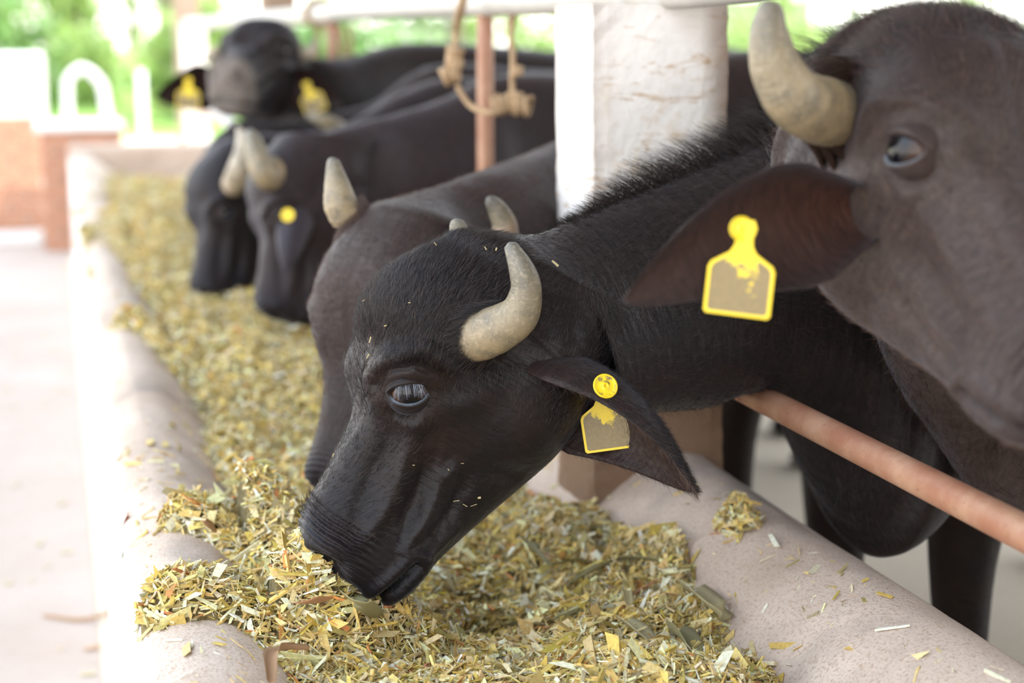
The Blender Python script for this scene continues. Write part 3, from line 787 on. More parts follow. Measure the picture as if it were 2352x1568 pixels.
def build_buffalo(label, pose, neck, body, nring=300, nseg=144, base=(.022, .017, .018), muz=(.012, .011, .015), hi=None, mat=None, loc=None, sculpt=1.0, legs=True, forehead_col=None, hb=1.0, back=1.0):
    """neck: list of (T,B,half width,exp,taper); body likewise"""
    ctrl = []; cen = []
    hd_pts = []
    for (x, zt, zb, b, e, tp) in HEAD:
        T = pose.w((x, 0, zt)); B = pose.w((x, 0, zb)); hd_pts.append((T, B, b * pose.k * hb * (1 - (1 - back) * max(0, min(1, (.17 - x) / .12))), e, tp))
    allp = hd_pts + list(neck) + list(body)
    cs = np.array([(a[0] + a[1]) / 2 for a in allp]); tg = np.gradient(cs, axis=0)
    nh = len(hd_pts)
    for i, (T, B, b, e, tp) in enumerate(allp):
        if i < nh: L = pose.Y
        else:
            V_ = nrm(T - B); t = tg[i]; L = nrm(np.cross(t, V_))
            if i < nh + 2: L = nrm(L * .6 + pose.Y * (.8 if i == nh else .3))
        ctrl.append(np.concatenate([T, B, L * b, [e, tp]]))
    ctrl = np.array(ctrl)
    dens = np.array([3.0] * nh + [1.6] * len(neck) + [.9] * len(body))
    V, par, th = ring_pts(ctrl, nring, nseg, dens)
    Q = pose.loc(V)
    hw = np.clip((nh - .2 - par) / 1.2, 0, 1)[:, None]
    N, T = grid_normals(V)
    d, nost, mouth = sculpt_head(Q, sculpt)
    V = V + N * (d * hw * pose.k)[..., None]
    # skin folds on the neck
    nw = np.clip((par - nh + .6) / 1, 0, 1)[:, None] * np.clip((nh + len(neck) - par), 0, 1)[:, None]
    vv = V.reshape(-1, 3)
    s1 = np.array([noise.noise(Vector(p * 4.0)) for p in vv[::1]]).reshape(V.shape[:2]) if nring * nseg < 60000 else np.array([noise.noise(Vector(p * 4.0)) for p in vv]).reshape(V.shape[:2])
    rip = np.sin(par[:, None] * 34 + s1 * 9) * .0008 + s1 * .010
    V = V + N * (rip * nw)[..., None]
    V = V + N * (s1 * .012 * np.clip((par - nh - len(neck) + .5), 0, 1)[:, None])[..., None]
    # colour
    col = np.ones(V.shape) * np.array(base)
    x, ya, z = Q[..., 0], np.abs(Q[..., 1]), Q[..., 2]
    mz = np.clip((x - .36) / .05, 0, 1)[..., None] * hw[..., None]
    col = col * (1 - mz) + np.array(muz) * mz
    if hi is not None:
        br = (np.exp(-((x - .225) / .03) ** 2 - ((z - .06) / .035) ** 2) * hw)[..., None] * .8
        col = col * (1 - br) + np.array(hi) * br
    if forehead_col is not None:
        f = (np.clip(1 - np.abs(x - .12) / .16, 0, 1) * np.clip((z + .02) / .08, 0, 1) * hw)[..., None]  # forehead gets a separate tone, fading out along the head
        col = col * (1 - f) + np.array(forehead_col) * f
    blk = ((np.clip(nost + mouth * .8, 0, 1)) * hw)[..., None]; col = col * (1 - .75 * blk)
    # reddish dorsal line
    dl = (np.exp(-((th[None] / .45) ** 2)) + np.exp(-(((2 * np.pi - th[None]) / .45) ** 2))) * (1 - hw)
    col = col * (1 - .5 * dl[..., None]) + np.array((.05, .020, .013)) * .5 * dl[..., None]
    idx = np.arange(V.shape[0] * nseg).reshape(-1, nseg); jn = np.roll(np.arange(nseg), -1)
    Fq = np.stack([idx[:-1], idx[:-1][:, jn], idx[1:][:, jn], idx[1:]], -1).reshape(-1, 4)
    F = [tuple(f) for f in Fq] + [tuple(idx[0][::-1]), tuple(idx[-1])]
    VV = V.reshape(-1, 3); CC = col.reshape(-1, 3)
    acc = np.concatenate([[0], np.cumsum(np.linalg.norm(np.diff(V.mean(1), axis=0), axis=1))])
    uv = np.stack(np.broadcast_arrays(acc[:, None] * 1.0, (th / (2 * np.pi) * .9)[None]), -1).reshape(-1, 2)
    if legs and len(body) > 3:
        W = body[0][0]; dr = nrm((body[3][0] - body[0][0]) * np.array([1, 1, 0])); lt = np.array([-dr[1], dr[0], 0])
        parts = [(VV, F)]
        for (s, hz, sx) in ((.12, .62, 1), (.16, .62, -1), (1.12, .70, 1), (1.17, .70, -1)):
            o = W + dr * s + lt * sx * .13; zt = W[2] - .42
            front = s < .5
            pp = [(0, zt + .16, .105), (0, zt, .10), (.0 if front else .06, zt * .72, .075), (-.01 if front else .10, zt * .52, .052), (.0 if front else .04, zt * .28, .038), (.0, .12, .040), (-.01, .07, .048), (-.03, .0, .056)]
            path = np.array([o * np.array([1, 1, 0]) + dr * a + np.array([0, 0, b]) for a, b, c in pp])
            v, f, u = tube(path, [c for *_, c in pp], 18, 34)
            parts.append((v, f)); CC = np.vstack([CC, np.tile(np.array(base) * .8, (len(v), 1))]); uv = np.vstack([uv, u * np.array([1, .3])])
        VV, F = join(parts)
    g = (body[1][0] if len(body) > 1 else neck[-1][0]) * np.array([1, 1, 0])
    root = empty('water_buffalo', g); tag(root, label, 'buffalo', 'water buffaloes at the trough')
    mesh('body', VV, F, mat or FUR, root, col=CC, uv=uv)
    return dict(root=root, V=V, Q=Q, hw=hw, pose=pose, par=par, nh=nh, th=th)

def tag_plate(root, c, up, out, size=.056, name='ear_tag', neck=True, lean=0.):
    """flat tag hanging below c; up = towards the neck of the tag, out = normal facing away from the ear"""
    up = nrm(up); out = nrm(np.asarray(out) - up * np.dot(out, up)); rt = np.cross(up, out)
    s = size
    # outline (x, y) with y up, panel 1 wide, .86 high, shoulders into a neck
    O = [(-.46, -.86), (.46, -.86), (.50, -.82), (.50, -.18), (.46, -.10), (.20, .06), (.14, .16), (.12, .34), (.17, .42), (.12, .54), (-.12, .54), (-.17, .42), (-.12, .34), (-.14, .16), (-.20, .06), (-.46, -.10), (-.50, -.18), (-.50, -.82)]
    O = np.array(O); I = O.copy()
    cen = np.array([0, -.40]); I = cen + (O - cen) * .90
    z0, z1 = -.0008, .0009
    def W(P2, z): return c + rt * (P2[:, :1] * s) + up * (P2[:, 1:] * s) + out * z
    n = len(O); V = np.vstack([W(O, z0), W(O, z1), W(I, z1), W(I, z1 - .0006)])
    F = [tuple(range(n))[::-1]]
    for i in range(n):
        j = (i + 1) % n
        F += [(i, j, n + j, n + i), (n + i, n + j, 2 * n + j, 2 * n + i), (2 * n + i, 2 * n + j, 3 * n + j, 3 * n + i)]
    F.append(tuple(3 * n + i for i in range(n)))
    uv = np.zeros((len(V), 2)); pan = (I[:, 1] < -.05); uv[3 * n:, 0] = np.where(pan, .70, .30); uv[2 * n:3 * n, 0] = .0
    V = V.reshape(-1, 3)
    return mesh(name, V, F, TAG, root, uv=uv, smooth=False)
def tag_button(root, c, out, r=.0145, name='ear_tag_button', mat=None):
    out = nrm(out); a = nrm(np.cross(out, (0, 0, 1.))); b = np.cross(out, a); n = 32
    ph = np.linspace(0, 2 * np.pi, n, endpoint=False); rings = [(r, 0), (r, .0016), (r * .90, .0026), (r * .86, .0018), (r * .30, .0018), (r * .24, .0030), (r * .14, .0030), (r * .12, .0002)]
    V = [c + out * z + (a * math.cos(p) + b * math.sin(p)) * q for q, z in rings for p in ph]
    F = [tuple(range(n))[::-1]]
    for i in range(len(rings) - 1):
        for j in range(n):
            k = (j + 1) % n; F.append((i * n + j, i * n + k, (i + 1) * n + k, (i + 1) * n + j))
    F.append(tuple((len(rings) - 1) * n + j for j in range(n)))
    uv = np.zeros((len(V), 2)); uv[:, 0] = np.repeat([0, 0, 0, .44, .44, 0, 0, 0], n)
    return mesh(name, np.array(V), F, mat or TAG, root, uv=uv)

def on_ear(e, px, py, off=.001, side='outer'):
    """nearest point of the ear's surface on the line of sight through a surveyed place"""
    A = e[side].reshape(-1, 3); q = A - OV; d = q @ FV; X = 1176 + FPX * (q @ RV) / d; Y = 784 - FPX * (q @ UV_) / d
    r = np.hypot(X - px, Y - py); k = np.where(r < r.min() + 12)[0]; dd = d[k].max() if side == 'inner' else d[k].min()
    return P(px, py, dd - off)

def on_body(A, px, py):
    A = A.reshape(-1, 3); q = A - OV; d = q @ FV; X = 1176 + FPX * (q @ RV) / d; Y = 784 - FPX * (q @ UV_) / d
    k = np.where(np.hypot(X - px, Y - py) < 9)[0]
    return P(px, py, d[k].min() - .003) if len(k) else None

# ------------------------------------------------------------------ the buffaloes
ONLY = None
rho = math.radians(17)
# --- B1: the feeding buffalo in focus
d1 = 1.98
u1 = (-.442, -.896); v1 = (-.896, .442)
X1 = CV(u1[0], u1[1], .06)
Z1 = CV(v1[0] * math.cos(rho), v1[1] * math.cos(rho), math.sin(rho))
p1 = Pose(X1, Z1, (0, 0, 0), P(1180, 560, d1))
def sec(tp, bp, w, e=.9, k=0.0):
    return (P(*tp), P(*bp), w, e, k)
neck1 = [sec((1225, 538, 2.03), (1385, 965, 1.99), .085, .92, -.05),
         sec((1330, 502, 2.08), (1500, 950, 2.05), .080, .92, -.05),
         sec((1460, 445, 2.14), (1620, 935, 2.12), .090, .92, .0),
         sec((1610, 378, 2.20), (1740, 895, 2.20), .110, .92, .05),
         sec((1745, 300, 2.27), (1880, 985, 2.26), .130, .92, .05),
         sec((1850, 190, 2.36), (1985, 1200, 2.27), .150, .92, .10)]
W1 = P(1960, 70, 2.46)
b1dir = np.array([.95, .20, 0])
body1 = [(W1, P(2075, 1262, 2.30), .165, .92, .05)] + body_ctrl(W1, b1dir, 1.6, .60)[1:]
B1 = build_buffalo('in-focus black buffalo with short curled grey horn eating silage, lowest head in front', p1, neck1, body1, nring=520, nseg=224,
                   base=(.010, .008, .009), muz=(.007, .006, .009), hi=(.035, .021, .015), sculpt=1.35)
r1 = B1['root']
hc = [(.128, .040, .024), (.131, .072, .025), (.127, .096, .019), (.111, .117, .007), (.085, .136, -.004), (.058, .148, .004), (.040, .149, .0186), (.022, .143, .040)]
hr = [.030, .030, .0295, .0275, .0235, .0180, .0150, .0085]
hp = [p1.w(np.array(q)) for q in hc]
def horn(pose, root, side, hc=hc, hr=hr, mat=HORN):
    pts = [pose.w(np.array([a, b * side, c])) for a, b, c in hc]; e = nrm(pts[-1] - pts[-2]) * hr[-1] * .5 * pose.k
    pts = pts + [pts[-1] + e, pts[-1] + e * 1.6]; rr = [r * pose.k for r in hr] + [hr[-1] * .7 * pose.k, hr[-1] * .15 * pose.k]
    return horn_part(root, pts, rr, mat)
horn(p1, r1, 1)
horn_part(r1, [P(1085, 650, 2.08), P(1074, 595, 2.1), P(1062, 555, 2.1), P(1052, 522, 2.1), P(1048, 508, 2.1), P(1047, 502, 2.1)], [.022, .019, .0150, .0115, .008, .002], HORN)
EY = eye_part(r1, p1, 1); eye_part(r1, p1, -1)
ear = ear_part(r1, p1, 1, P(1240, 800, 1.975), P(1597, 1126, 1.86), CV(-.62, -.76, .42), .122, curl=(2.0, 1.30, .8), bend=CV(.66, .75, 0) * .030, icol=(.15, .10, .08))
SUB['ear1'] = ear
far_b = p1.w((.10, -.095, -.07)); ear_part(r1, p1, -1, far_b, far_b + p1.rot(np.array([-.06, -.17, -.10])), p1.rot(np.array([.5, -.1, -.5])), .06)
dpl = min(float((on_ear(ear, a, b, 0, 'inner') - OV) @ FV) for a, b in ((1385, 975), (1350, 990), (1430, 985), (1435, 1010), (1360, 1005))) - .002
tag_plate(r1, P(1387, 936, dpl), CV(-.15, 1, 0), CV(-.18, -.1, 1), .060)
tag_button(r1, on_ear(ear, 1390, 887, .002), CV(.25, .30, .9), .0145)

# --- B0: out-of-focus head at the right, nearest to the viewer
d0 = 1.50
u0 = (.56, -.83)
X0 = CV(.22, -.72, .65)
v0 = (.83, .56); rho0 = math.radians(60)
Z0 = CV(.32, .15, .86)
p0 = Pose(X0, Z0, (.216, -.098, .058), P(2060, 338, d0 - .03), 1.06)
o0 = p0.w((0, 0, 0))
W0 = np.array([1.62, 1.52, 1.22])
neck0 = [(p0.w((-.03, .03, .02)) + np.array([.07, 0, 0]), p0.w((.05, .05, -.19)) + np.array([.04, 0, 0]), .080, .92, 0),
         (o0 + np.array([.22, .06, .02]), PX(2140, 960, 1.06), .11, .92, 0),
         (o0 + np.array([.40, .08, .0]), PX(2290, 1140, 1.22), .14, .92, 0)]
body0 = [(W0, W0 + np.array([-.12, 0, -.66]), .18, .92, 0)] + body_ctrl(W0, (.97, -.22, 0), 1.6, .62)[1:]
B0 = build_buffalo('blurred brown-grey buffalo head in the right foreground with a large pale curved horn', p0, neck0, body0, nring=300, nseg=144,
                   base=(.078, .057, .050), muz=(.070, .055, .054), hi=(.10, .08, .07), mat=FUR_BLUR, forehead_col=(.022, .011, .008), back=.80)
r0 = B0['root']
h0p = [P(1985, 258, 1.70), P(1922, 262, 1.57), P(1835, 232, 1.50), P(1785, 162, 1.48), P(1767, 85, 1.47), P(1769, 28, 1.465), P(1771, 8, 1.465), P(1772, 3, 1.465)]
horn_part(r0, h0p, [.031, .033, .029, .024, .0185, .0125, .008, .002], HORN)
hh = [(.137, .068, .022), (.125, .10, .026), (.10, .15, .0), (.06, .19, .0), (.02, .205, .02), (-.02, .20, .05)]
horn(p0, r0, 1, hh, [.033, .033, .030, .025, .017, .008])
eye_part(r0, p0, -1, 1.15, lidcol=(.07, .05, .045), e1=CV(1, -.12, 0)); eye_part(r0, p0, 1, 1.15, lidcol=(.09, .065, .055))
e0 = ear_part(r0, p0, -1, P(1960, 480, 1.54), P(1432, 692, 1.47), CV(.05, -.30, 1), .080, bend=CV(.1, 1, 0) * .022, curl=(1.9, 1.0, .8), mcol=(.045, .030, .027), icol=(.075, .028, .018))
fb = p0.w((.10, .095, -.07)); ear_part(r0, p0, 1, fb, fb + p0.rot(np.array([.0, .20, -.06])), p0.rot(np.array([.6, .0, .3])), .08)
tag_plate(r0, P(1706, 590, 1.445), CV(.10, 1, .1), CV(-.35, .45, 1), .061)
tag_button(r0, P(1703, 525, 1.445), CV(.1, 0, 1), .011, mat=TAGC)

# --- B2: second head, behind the one in focus, face turned to the viewer
X2 = CV(-.23, -.96, .10); Z2 = CV(-.46, .06, .88)
p2 = Pose(X2, Z2, (.12, 0, .115), P(828, 612, 2.34), 1.02)
neck2 = [(P(985, 440, 2.55), P(1010, 760, 2.62), .095, .9, 0),
         (P(1110, 395, 2.66), P(1150, 730, 2.72), .10, .9, 0),
         (P(1290, 325, 2.93), P(1320, 705, 2.92), .105, .9, 0),
         (P(1480, 215, 3.05), P(1520, 880, 3.03), .12, .9, 0)]
W2 = P(1690, 118, 3.10)
body2 = [(W2, W2 + np.array([-.05, 0, -.64]), .17, .92, 0)] + body_ctrl(W2, (.95, .23, 0), 1.6, .62)[1:]
B2 = build_buffalo('greyish-brown buffalo with broad blunt forehead facing us just behind the in-focus head', p2, neck2, body2, nring=300, nseg=144,
                   base=(.030, .020, .018), muz=(.016, .014, .018), hi=(.05, .035, .028), mat=FUR_BLUR, forehead_col=(.078, .058, .050), sculpt=.6, hb=.93)
r2 = B2['root']
horn_part(r2, [P(800, 500, 2.44), P(783, 470, 2.43), P(775, 430, 2.43), P(768, 390, 2.43), P(765, 368, 2.43), P(765, 361, 2.43)], [.026, .0255, .020, .0130, .0085, .002], HORN)
horn_part(r2, [P(1165, 570, 2.44), P(1160, 545, 2.44), P(1158, 515, 2.44), P(1143, 482, 2.43), P(1126, 460, 2.42), P(1121, 454, 2.42)], [.026, .022, .019, .0150, .0090, .003], HORN_DARK)
eye_part(r2, p2, 1, lidcol=(.05, .035, .03), c=(.216, .070, .056)); eye_part(r2, p2, -1, lidcol=(.05, .035, .03), c=(.216, .064, .052))
for sd in (-1, 1):
    eb = p2.w((.10, .095 * sd, -.09)); ear_part(r2, p2, sd, eb, eb + p2.rot(np.array([.08, .10 * sd, -.15])), p2.rot(np.array([.5, .1 * sd, .3])), .055)

# --- B3: ear with a yellow button, head down in profile
X3 = CV(-.10, -.99, .05); Z3 = CV(-.93, .08, .36)
p3 = Pose(X3, Z3, (.44, 0, 0), P(662, 728, 3.76), .98)
neck3 = [(P(700, 318, 3.80), P(800, 560, 3.82), .085, .9, 0),
         (P(790, 292, 3.84), P(900, 540, 3.86), .09, .9, 0),
         (P(900, 262, 3.88), P(1025, 533, 3.90), .115, .9, 0),
         (P(1020, 222, 3.95), P(1130, 660, 3.95), .14, .9, 0)]
W3 = P(1160, 170, 4.02)
body3 = [(W3, W3 + np.array([-.03, 0, -.64]), .165, .92, 0)] + body_ctrl(W3, (.95, .22, 0), 1.6, .62, .25)[1:]
B3 = build_buffalo('purplish-black buffalo with a round yellow ear button and tan horn, third head from the front', p3, neck3, body3, nring=230, nseg=112,
                   base=(.032, .023, .026), muz=(.018, .016, .022), mat=FUR_BLUR)
r3 = B3['root']
horn_part(r3, [P(640, 385, 3.70), P(622, 405, 3.66), P(605, 395, 3.63), P(592, 360, 3.63), P(580, 322, 3.64), P(573, 302, 3.65), P(572, 298, 3.65)], [.030, .032, .030, .026, .019, .010, .003], HORN)
eye_part(r3, p3, 1); 
ear_part(r3, p3, 1, P(700, 400, 3.70), P(655, 625, 3.62), CV(-.2, -.2, -1), .062, curl=(1.8, 1.1, .6), mcol=(.055, .048, .062))
tag_button(r3, P(661, 494, 3.585), CV(-.1, .1, 1), .0150, mat=TAGC)

# --- B4: fourth head, almost black, profile
X4 = CV(-.12, -.985, .12); Z4 = CV(-.80, .05, .60)
p4 = Pose(X4, Z4, (.44, 0, 0), P(502, 688, 4.30), .97)
neck4 = [(P(575, 305, 4.36), P(640, 510, 4.38), .080, .9, 0),
         (P(660, 306, 4.40), P(760, 490, 4.42), .08, .9, 0),
         (P(770, 300, 4.46), P(875, 470, 4.46), .115, .9, 0),
         (P(900, 225, 4.52), P(980, 600, 4.52), .14, .9, 0)]
W4 = P(1030, 180, 4.62)
body4 = [(W4, W4 + np.array([-.03, 0, -.64]), .165, .92, 0)] + body_ctrl(W4, (.95, .22, 0), 1.6, .62, .21)[1:]
B4 = build_buffalo('black buffalo with smooth domed head buried in the silage, farthest lowered head', p4, neck4, body4, nring=230, nseg=112,
                   base=(.014, .012, .015), muz=(.014, .015, .022), mat=FUR_BLUR)
r4 = B4['root']
horn_part(r4, [P(535, 425, 4.20), P(540, 415, 4.17), P(546, 390, 4.14), P(556, 350, 4.14), P(556, 318, 4.15), P(548, 296, 4.17), P(545, 290, 4.17)], [.030, .030, .027, .021, .014, .007, .002], HORN_PALE)
eye_part(r4, p4, 1)
eb = p4.w((.10, .095, -.09)); ear_part(r4, p4, 1, eb, eb + CV(.13, -.12, .0), CV(-.5, -.6, .5), .055)

# --- B6: neck and horn showing between the third head's back and the raised head
X6 = CV(-.25, -.95, .05); Z6 = CV(-.85, .2, .3)
p6 = Pose(X6, Z6, (0, 0, .0), P(592, 280, 4.95), 1.0)
neck6 = [(P(660, 282, 5.0), P(720, 440, 5.0), .09, .9, 0), (P(760, 262, 5.0), P(820, 428, 5.0), .10, .9, 0), (P(860, 235, 5.05), P(910, 440, 5.05), .11, .9, 0)]
W6 = P(1000, 150, 5.2)
body6 = [(W6, W6 + np.array([-.03, 0, -.64]), .165, .92, 0)] + body_ctrl(W6, (.95, .23, 0), 1.6, .62, .18)[1:]
B6 = build_buffalo('mostly hidden black buffalo, its tan horn showing just below the raised head and its tag', p6, neck6, body6, nring=200, nseg=96, base=(.014, .011, .012), mat=FUR_BLUR)
horn_part(B6['root'], [P(795, 306, 4.75), P(768, 290, 4.70), P(738, 274, 4.68), P(712, 266, 4.68), P(703, 264, 4.68)], [.024, .023, .019, .011, .003], HORN)
SUB['b6'] = B6

# --- B5: raised head looking towards us over the others
X5 = CV(-.20, -.40, .90); Z5 = CV(-.03, .86, .50)
p5 = Pose(X5, Z5, (.44, 0, -.01), P(522, 216, 4.85), 1.10)
o5 = p5.w((0, 0, 0))
neck5 = [(p5.w((-.04, 0, .0)), p5.w((.02, 0, -.22)), .10, .9, 0),
         (P(720, 135, 5.35), P(720, 330, 5.30), .11, .9, 0),
         (P(800, 128, 5.45), P(815, 398, 5.40), .13, .9, 0)]
W5 = P(940, 98, 5.62)
body5 = [(W5, W5 + np.array([-.03, 0, -.66]), .17, .92, 0)] + body_ctrl(W5, (.95, .27, 0), 1.7, .66, .23)[1:]
B5 = build_buffalo('black buffalo with raised head looking at us, yellow tags in both spread ears', p5, neck5, body5, nring=230, nseg=120,
                   base=(.013, .010, .011), muz=(.26, .22, .19), hi=(.04, .03, .026), mat=FUR_BLUR)
r5 = B5['root']
horn_part(r5, [P(655, 112, 5.15), P(676, 118, 5.14), P(700, 125, 5.14), P(718, 112, 5.14), P(722, 96, 5.14), P(722, 90, 5.14)], [.026, .026, .022, .016, .009, .003], HORN_PALE)
horn_part(r5, [P(500, 118, 5.15), P(486, 128, 5.14), P(477, 137, 5.14), P(474, 141, 5.14)], [.022, .02, .013, .004], HORN_PALE)
eye_part(r5, p5, 1); eye_part(r5, p5, -1)
ear_part(r5, p5, -1, P(505, 195, 5.12), P(357, 223, 5.02), CV(.05, -.10, 1), .085, curl=(1.5, .75, .5), icol=(.06, .028, .02))
ear_part(r5, p5, 1, P(650, 185, 5.12), P(790, 245, 5.08), CV(-.1, -.10, 1), .085, curl=(1.7, .9, .6), icol=(.05, .02, .015))
tag_plate(r5, P(432, 206, 5.03), CV(.0, 1, 0), CV(.05, .05, 1), .070); tag_plate(r5, P(712, 215, 5.03), CV(-.35, .9, 0), CV(-.1, .05, 1), .070)

# --- fur and mane
def animal_fur():
    V, Q, hw, par, nh = B1['V'], B1['Q'], B1['hw'], B1['par'], B1['nh']
    x, ya, z = Q[..., 0], np.abs(Q[..., 1]), Q[..., 2]
    ih = int(np.searchsorted(par, nh - .5)); inn = int(np.searchsorted(par, nh + 5.5))
    w = np.clip((.415 - x) / .03, .0, 1) * np.where(((x - .216) / .026) ** 2 + ((z - .056) / .026) ** 2 < 1, .0, 1.)
    fw = np.clip((x - .165) / .03, 0, 1)
    fur_on_grid(r1, V, 2, ih, 80000, .0055, HAIR, weight=w * fw, lift=.10, rad=.00013, name='face_fur', jit=.12)
    fur_on_grid(r1, V, 2, ih, 70000, .011, HAIR, weight=w * (1 - fw), lift=.16, rad=.00017, name='head_fur', jit=.14)
    w2 = np.clip(z / .05, 0, 1) * w * (1 - .85 * fw)
    fur_on_grid(r1, V, 2, ih, 40000, .015, HAIR, weight=w2, lift=.35, rad=.00019, name='forehead_fur', jit=.2)
    fur_on_grid(r1, V, ih, inn, 80000, .014, HAIR, lift=.16, rad=.00018, name='neck_fur', jit=.18)
    # mane along the crest, leaning forwards
    k0, k1 = int(np.searchsorted(par, nh + .6)), int(np.searchsorted(par, nh + 6.2))
    N, T = grid_normals(V); n = 5200
    i = rng.integers(k0, k1, n); j = rng.integers(-11, 12, n) % V.shape[1]
    p = V[i, j] + (V[np.minimum(i + 1, len(V) - 1), j] - V[i, j]) * rng.uniform(size=(n, 1)); nn, tt = N[i, j], T[i, j]
    grow = np.clip((par[i] - nh - .4) / 2.2, .25, 1)
    d = nn * 1.0 - tt * .75 + rng.normal(size=(n, 3)) * .16 + np.array([0, 0, .25]); d /= np.linalg.norm(d, axis=1)[:, None]
    hairs(r1, 'mane', p - nn * .001, d, .050 * rng.uniform(.5, 1.3, n) * grow, .00022, HAIR, bend=-tt * .35)
    # long guard hairs on the throat
    n = 1600; i = rng.integers(int(np.searchsorted(par, nh - 5)), int(np.searchsorted(par, nh + 5)), n); j = (V.shape[1] // 2 + rng.integers(-16, 17, n)) % V.shape[1]
    d = N[i, j] * .8 + T[i, j] * .6 + rng.normal(size=(n, 3)) * .2; d /= np.linalg.norm(d, axis=1)[:, None]
    hairs(r1, 'throat_hair', V[i, j], d, rng.uniform(.008, .020, n), .00012, HAIR, bend=T[i, j] * .2)
    for side_, n_, L_, mt in (('outer', 9000, .008, HAIR), ('inner', 2600, .014, HAIR_B)):
        A = SUB['ear1'][side_]; i = rng.integers(0, A.shape[0] - 1, n_); j = rng.integers(0, A.shape[1] - 1, n_); u = rng.uniform(size=(n_, 1)); v = rng.uniform(size=(n_, 1))
        p = (A[i, j] * (1 - u) + A[i + 1, j] * u) * (1 - v) + (A[i, j + 1] * (1 - u) + A[i + 1, j + 1] * u) * v
        o_ = SUB['ear1']['dirn'][i, j] * (1 if side_ == 'outer' else -1)
        d = nrm_rows(SUB['ear1']['ax'][None] * .9 + o_ * (.25 if side_ == 'outer' else .5) + rng.normal(size=(n_, 3)) * .15)
        hairs(r1, 'ear_hair', p, d, L_ * rng.uniform(.6, 1.4, n_), .00014, mt)
    # fringe round the horn base
    def fringe(root, D, base_, ax_, r0_, r1_, n, L, mt, rad):
        V_ = D['V'].reshape(-1, 3); N_, T_ = grid_normals(D['V']); N_, T_ = N_.reshape(-1, 3), T_.reshape(-1, 3)
        q = V_ - base_; ax_ = nrm(ax_); rr = np.linalg.norm(q - (q @ ax_)[:, None] * ax_, axis=1); ok = np.where((rr > r0_) & (rr < r1_) & (np.abs(q @ ax_) < .05))[0]
        if not len(ok): return
        kk = rng.choice(ok, n); rd = nrm_rows(q[kk] - (q[kk] @ ax_)[:, None] * ax_)
        d = nrm_rows(ax_[None] * .75 - rd * .55 + T_[kk] * .35 + N_[kk] * .25 + rng.normal(size=(n, 3)) * .14)
        hairs(root, 'horn_fringe', V_[kk] + rng.normal(size=(n, 3)) * .0012, d, rng.uniform(.6, 1.35, n) * L, rad, mt, bend=T_[kk] * .2)
    fringe(r1, B1, p1.w(np.array((.130, .090, .021))), p1.w(np.array((.118, .110, .012))) - p1.w(np.array((.131, .072, .025))), .024, .042, 2800, .0145, HAIR, .00018)
    fringe(r0, B0, P(1950, 262, 1.60), P(1860, 245, 1.51) - P(1975, 258, 1.66), .022, .056, 6000, .034, HAIR_D, .00028)
    fringe(r2, B2, P(790, 488, 2.44), P(778, 440, 2.43) - P(798, 500, 2.44), .018, .040, 2500, .018, HAIR_B, .0002)
    # lashes
    W, G, E1, E2, r = EY; n = 60
    a = rng.uniform(-.80, .80, n); R = r * 1.16
    st = W + R * (G * np.cos(.45) + 0) [None] * 1.0 + 0 * a[:, None]
    st = W + R * nrm_rows(G[None] * 1.0 + E1[None] * np.sin(a)[:, None] * 1.05 + E2[None] * (.50 - .25 * a ** 2)[:, None])
    d = nrm_rows(G[None] * .45 - E2[None] * .9 + E1[None] * (a * .35)[:, None] + rng.normal(size=(n, 3)) * .12)
    hairs(r1, 'eyelashes', st, d, rng.uniform(.010, .018, n), .00016, HAIR_G, bend=np.tile(-E2 * .15, (n, 1)))
    # second and foreground heads
    V, Q, par, nh = B2['V'], B2['Q'], B2['par'], B2['nh']; ih = int(np.searchsorted(par, nh + 2.5))
    fur_on_grid(r2, V, 2, ih, 60000, .013, HAIR_B, weight=np.clip((.40 - Q[..., 0]) / .05, 0, 1), lift=.3, rad=.00018, jit=.25)
    V, Q, par, nh = B0['V'], B0['Q'], B0['par'], B0['nh']; ih = int(np.searchsorted(par, nh + 2.5))
    fur_on_grid(r0, V, 2, ih, 60000, .024, HAIR_D, weight=np.clip((.15 - Q[..., 0]) / .05, .0, 1) * np.clip((Q[..., 2] + .02) / .05, .05, 1), lift=.4, rad=.00022, jit=.35)
    fur_on_grid(r0, V, 2, ih, 30000, .012, HAIR_B, weight=np.clip((Q[..., 0] - .15) / .05, .04, 1), lift=.25, rad=.00018, jit=.25, name='face_fur')
def nrm_rows(a): return a / np.linalg.norm(a, axis=1)[:, None]
HAIR_G = m_hair('grey eyelashes', (.20, .21, .24), (.35, .36, .40))
animal_fur()
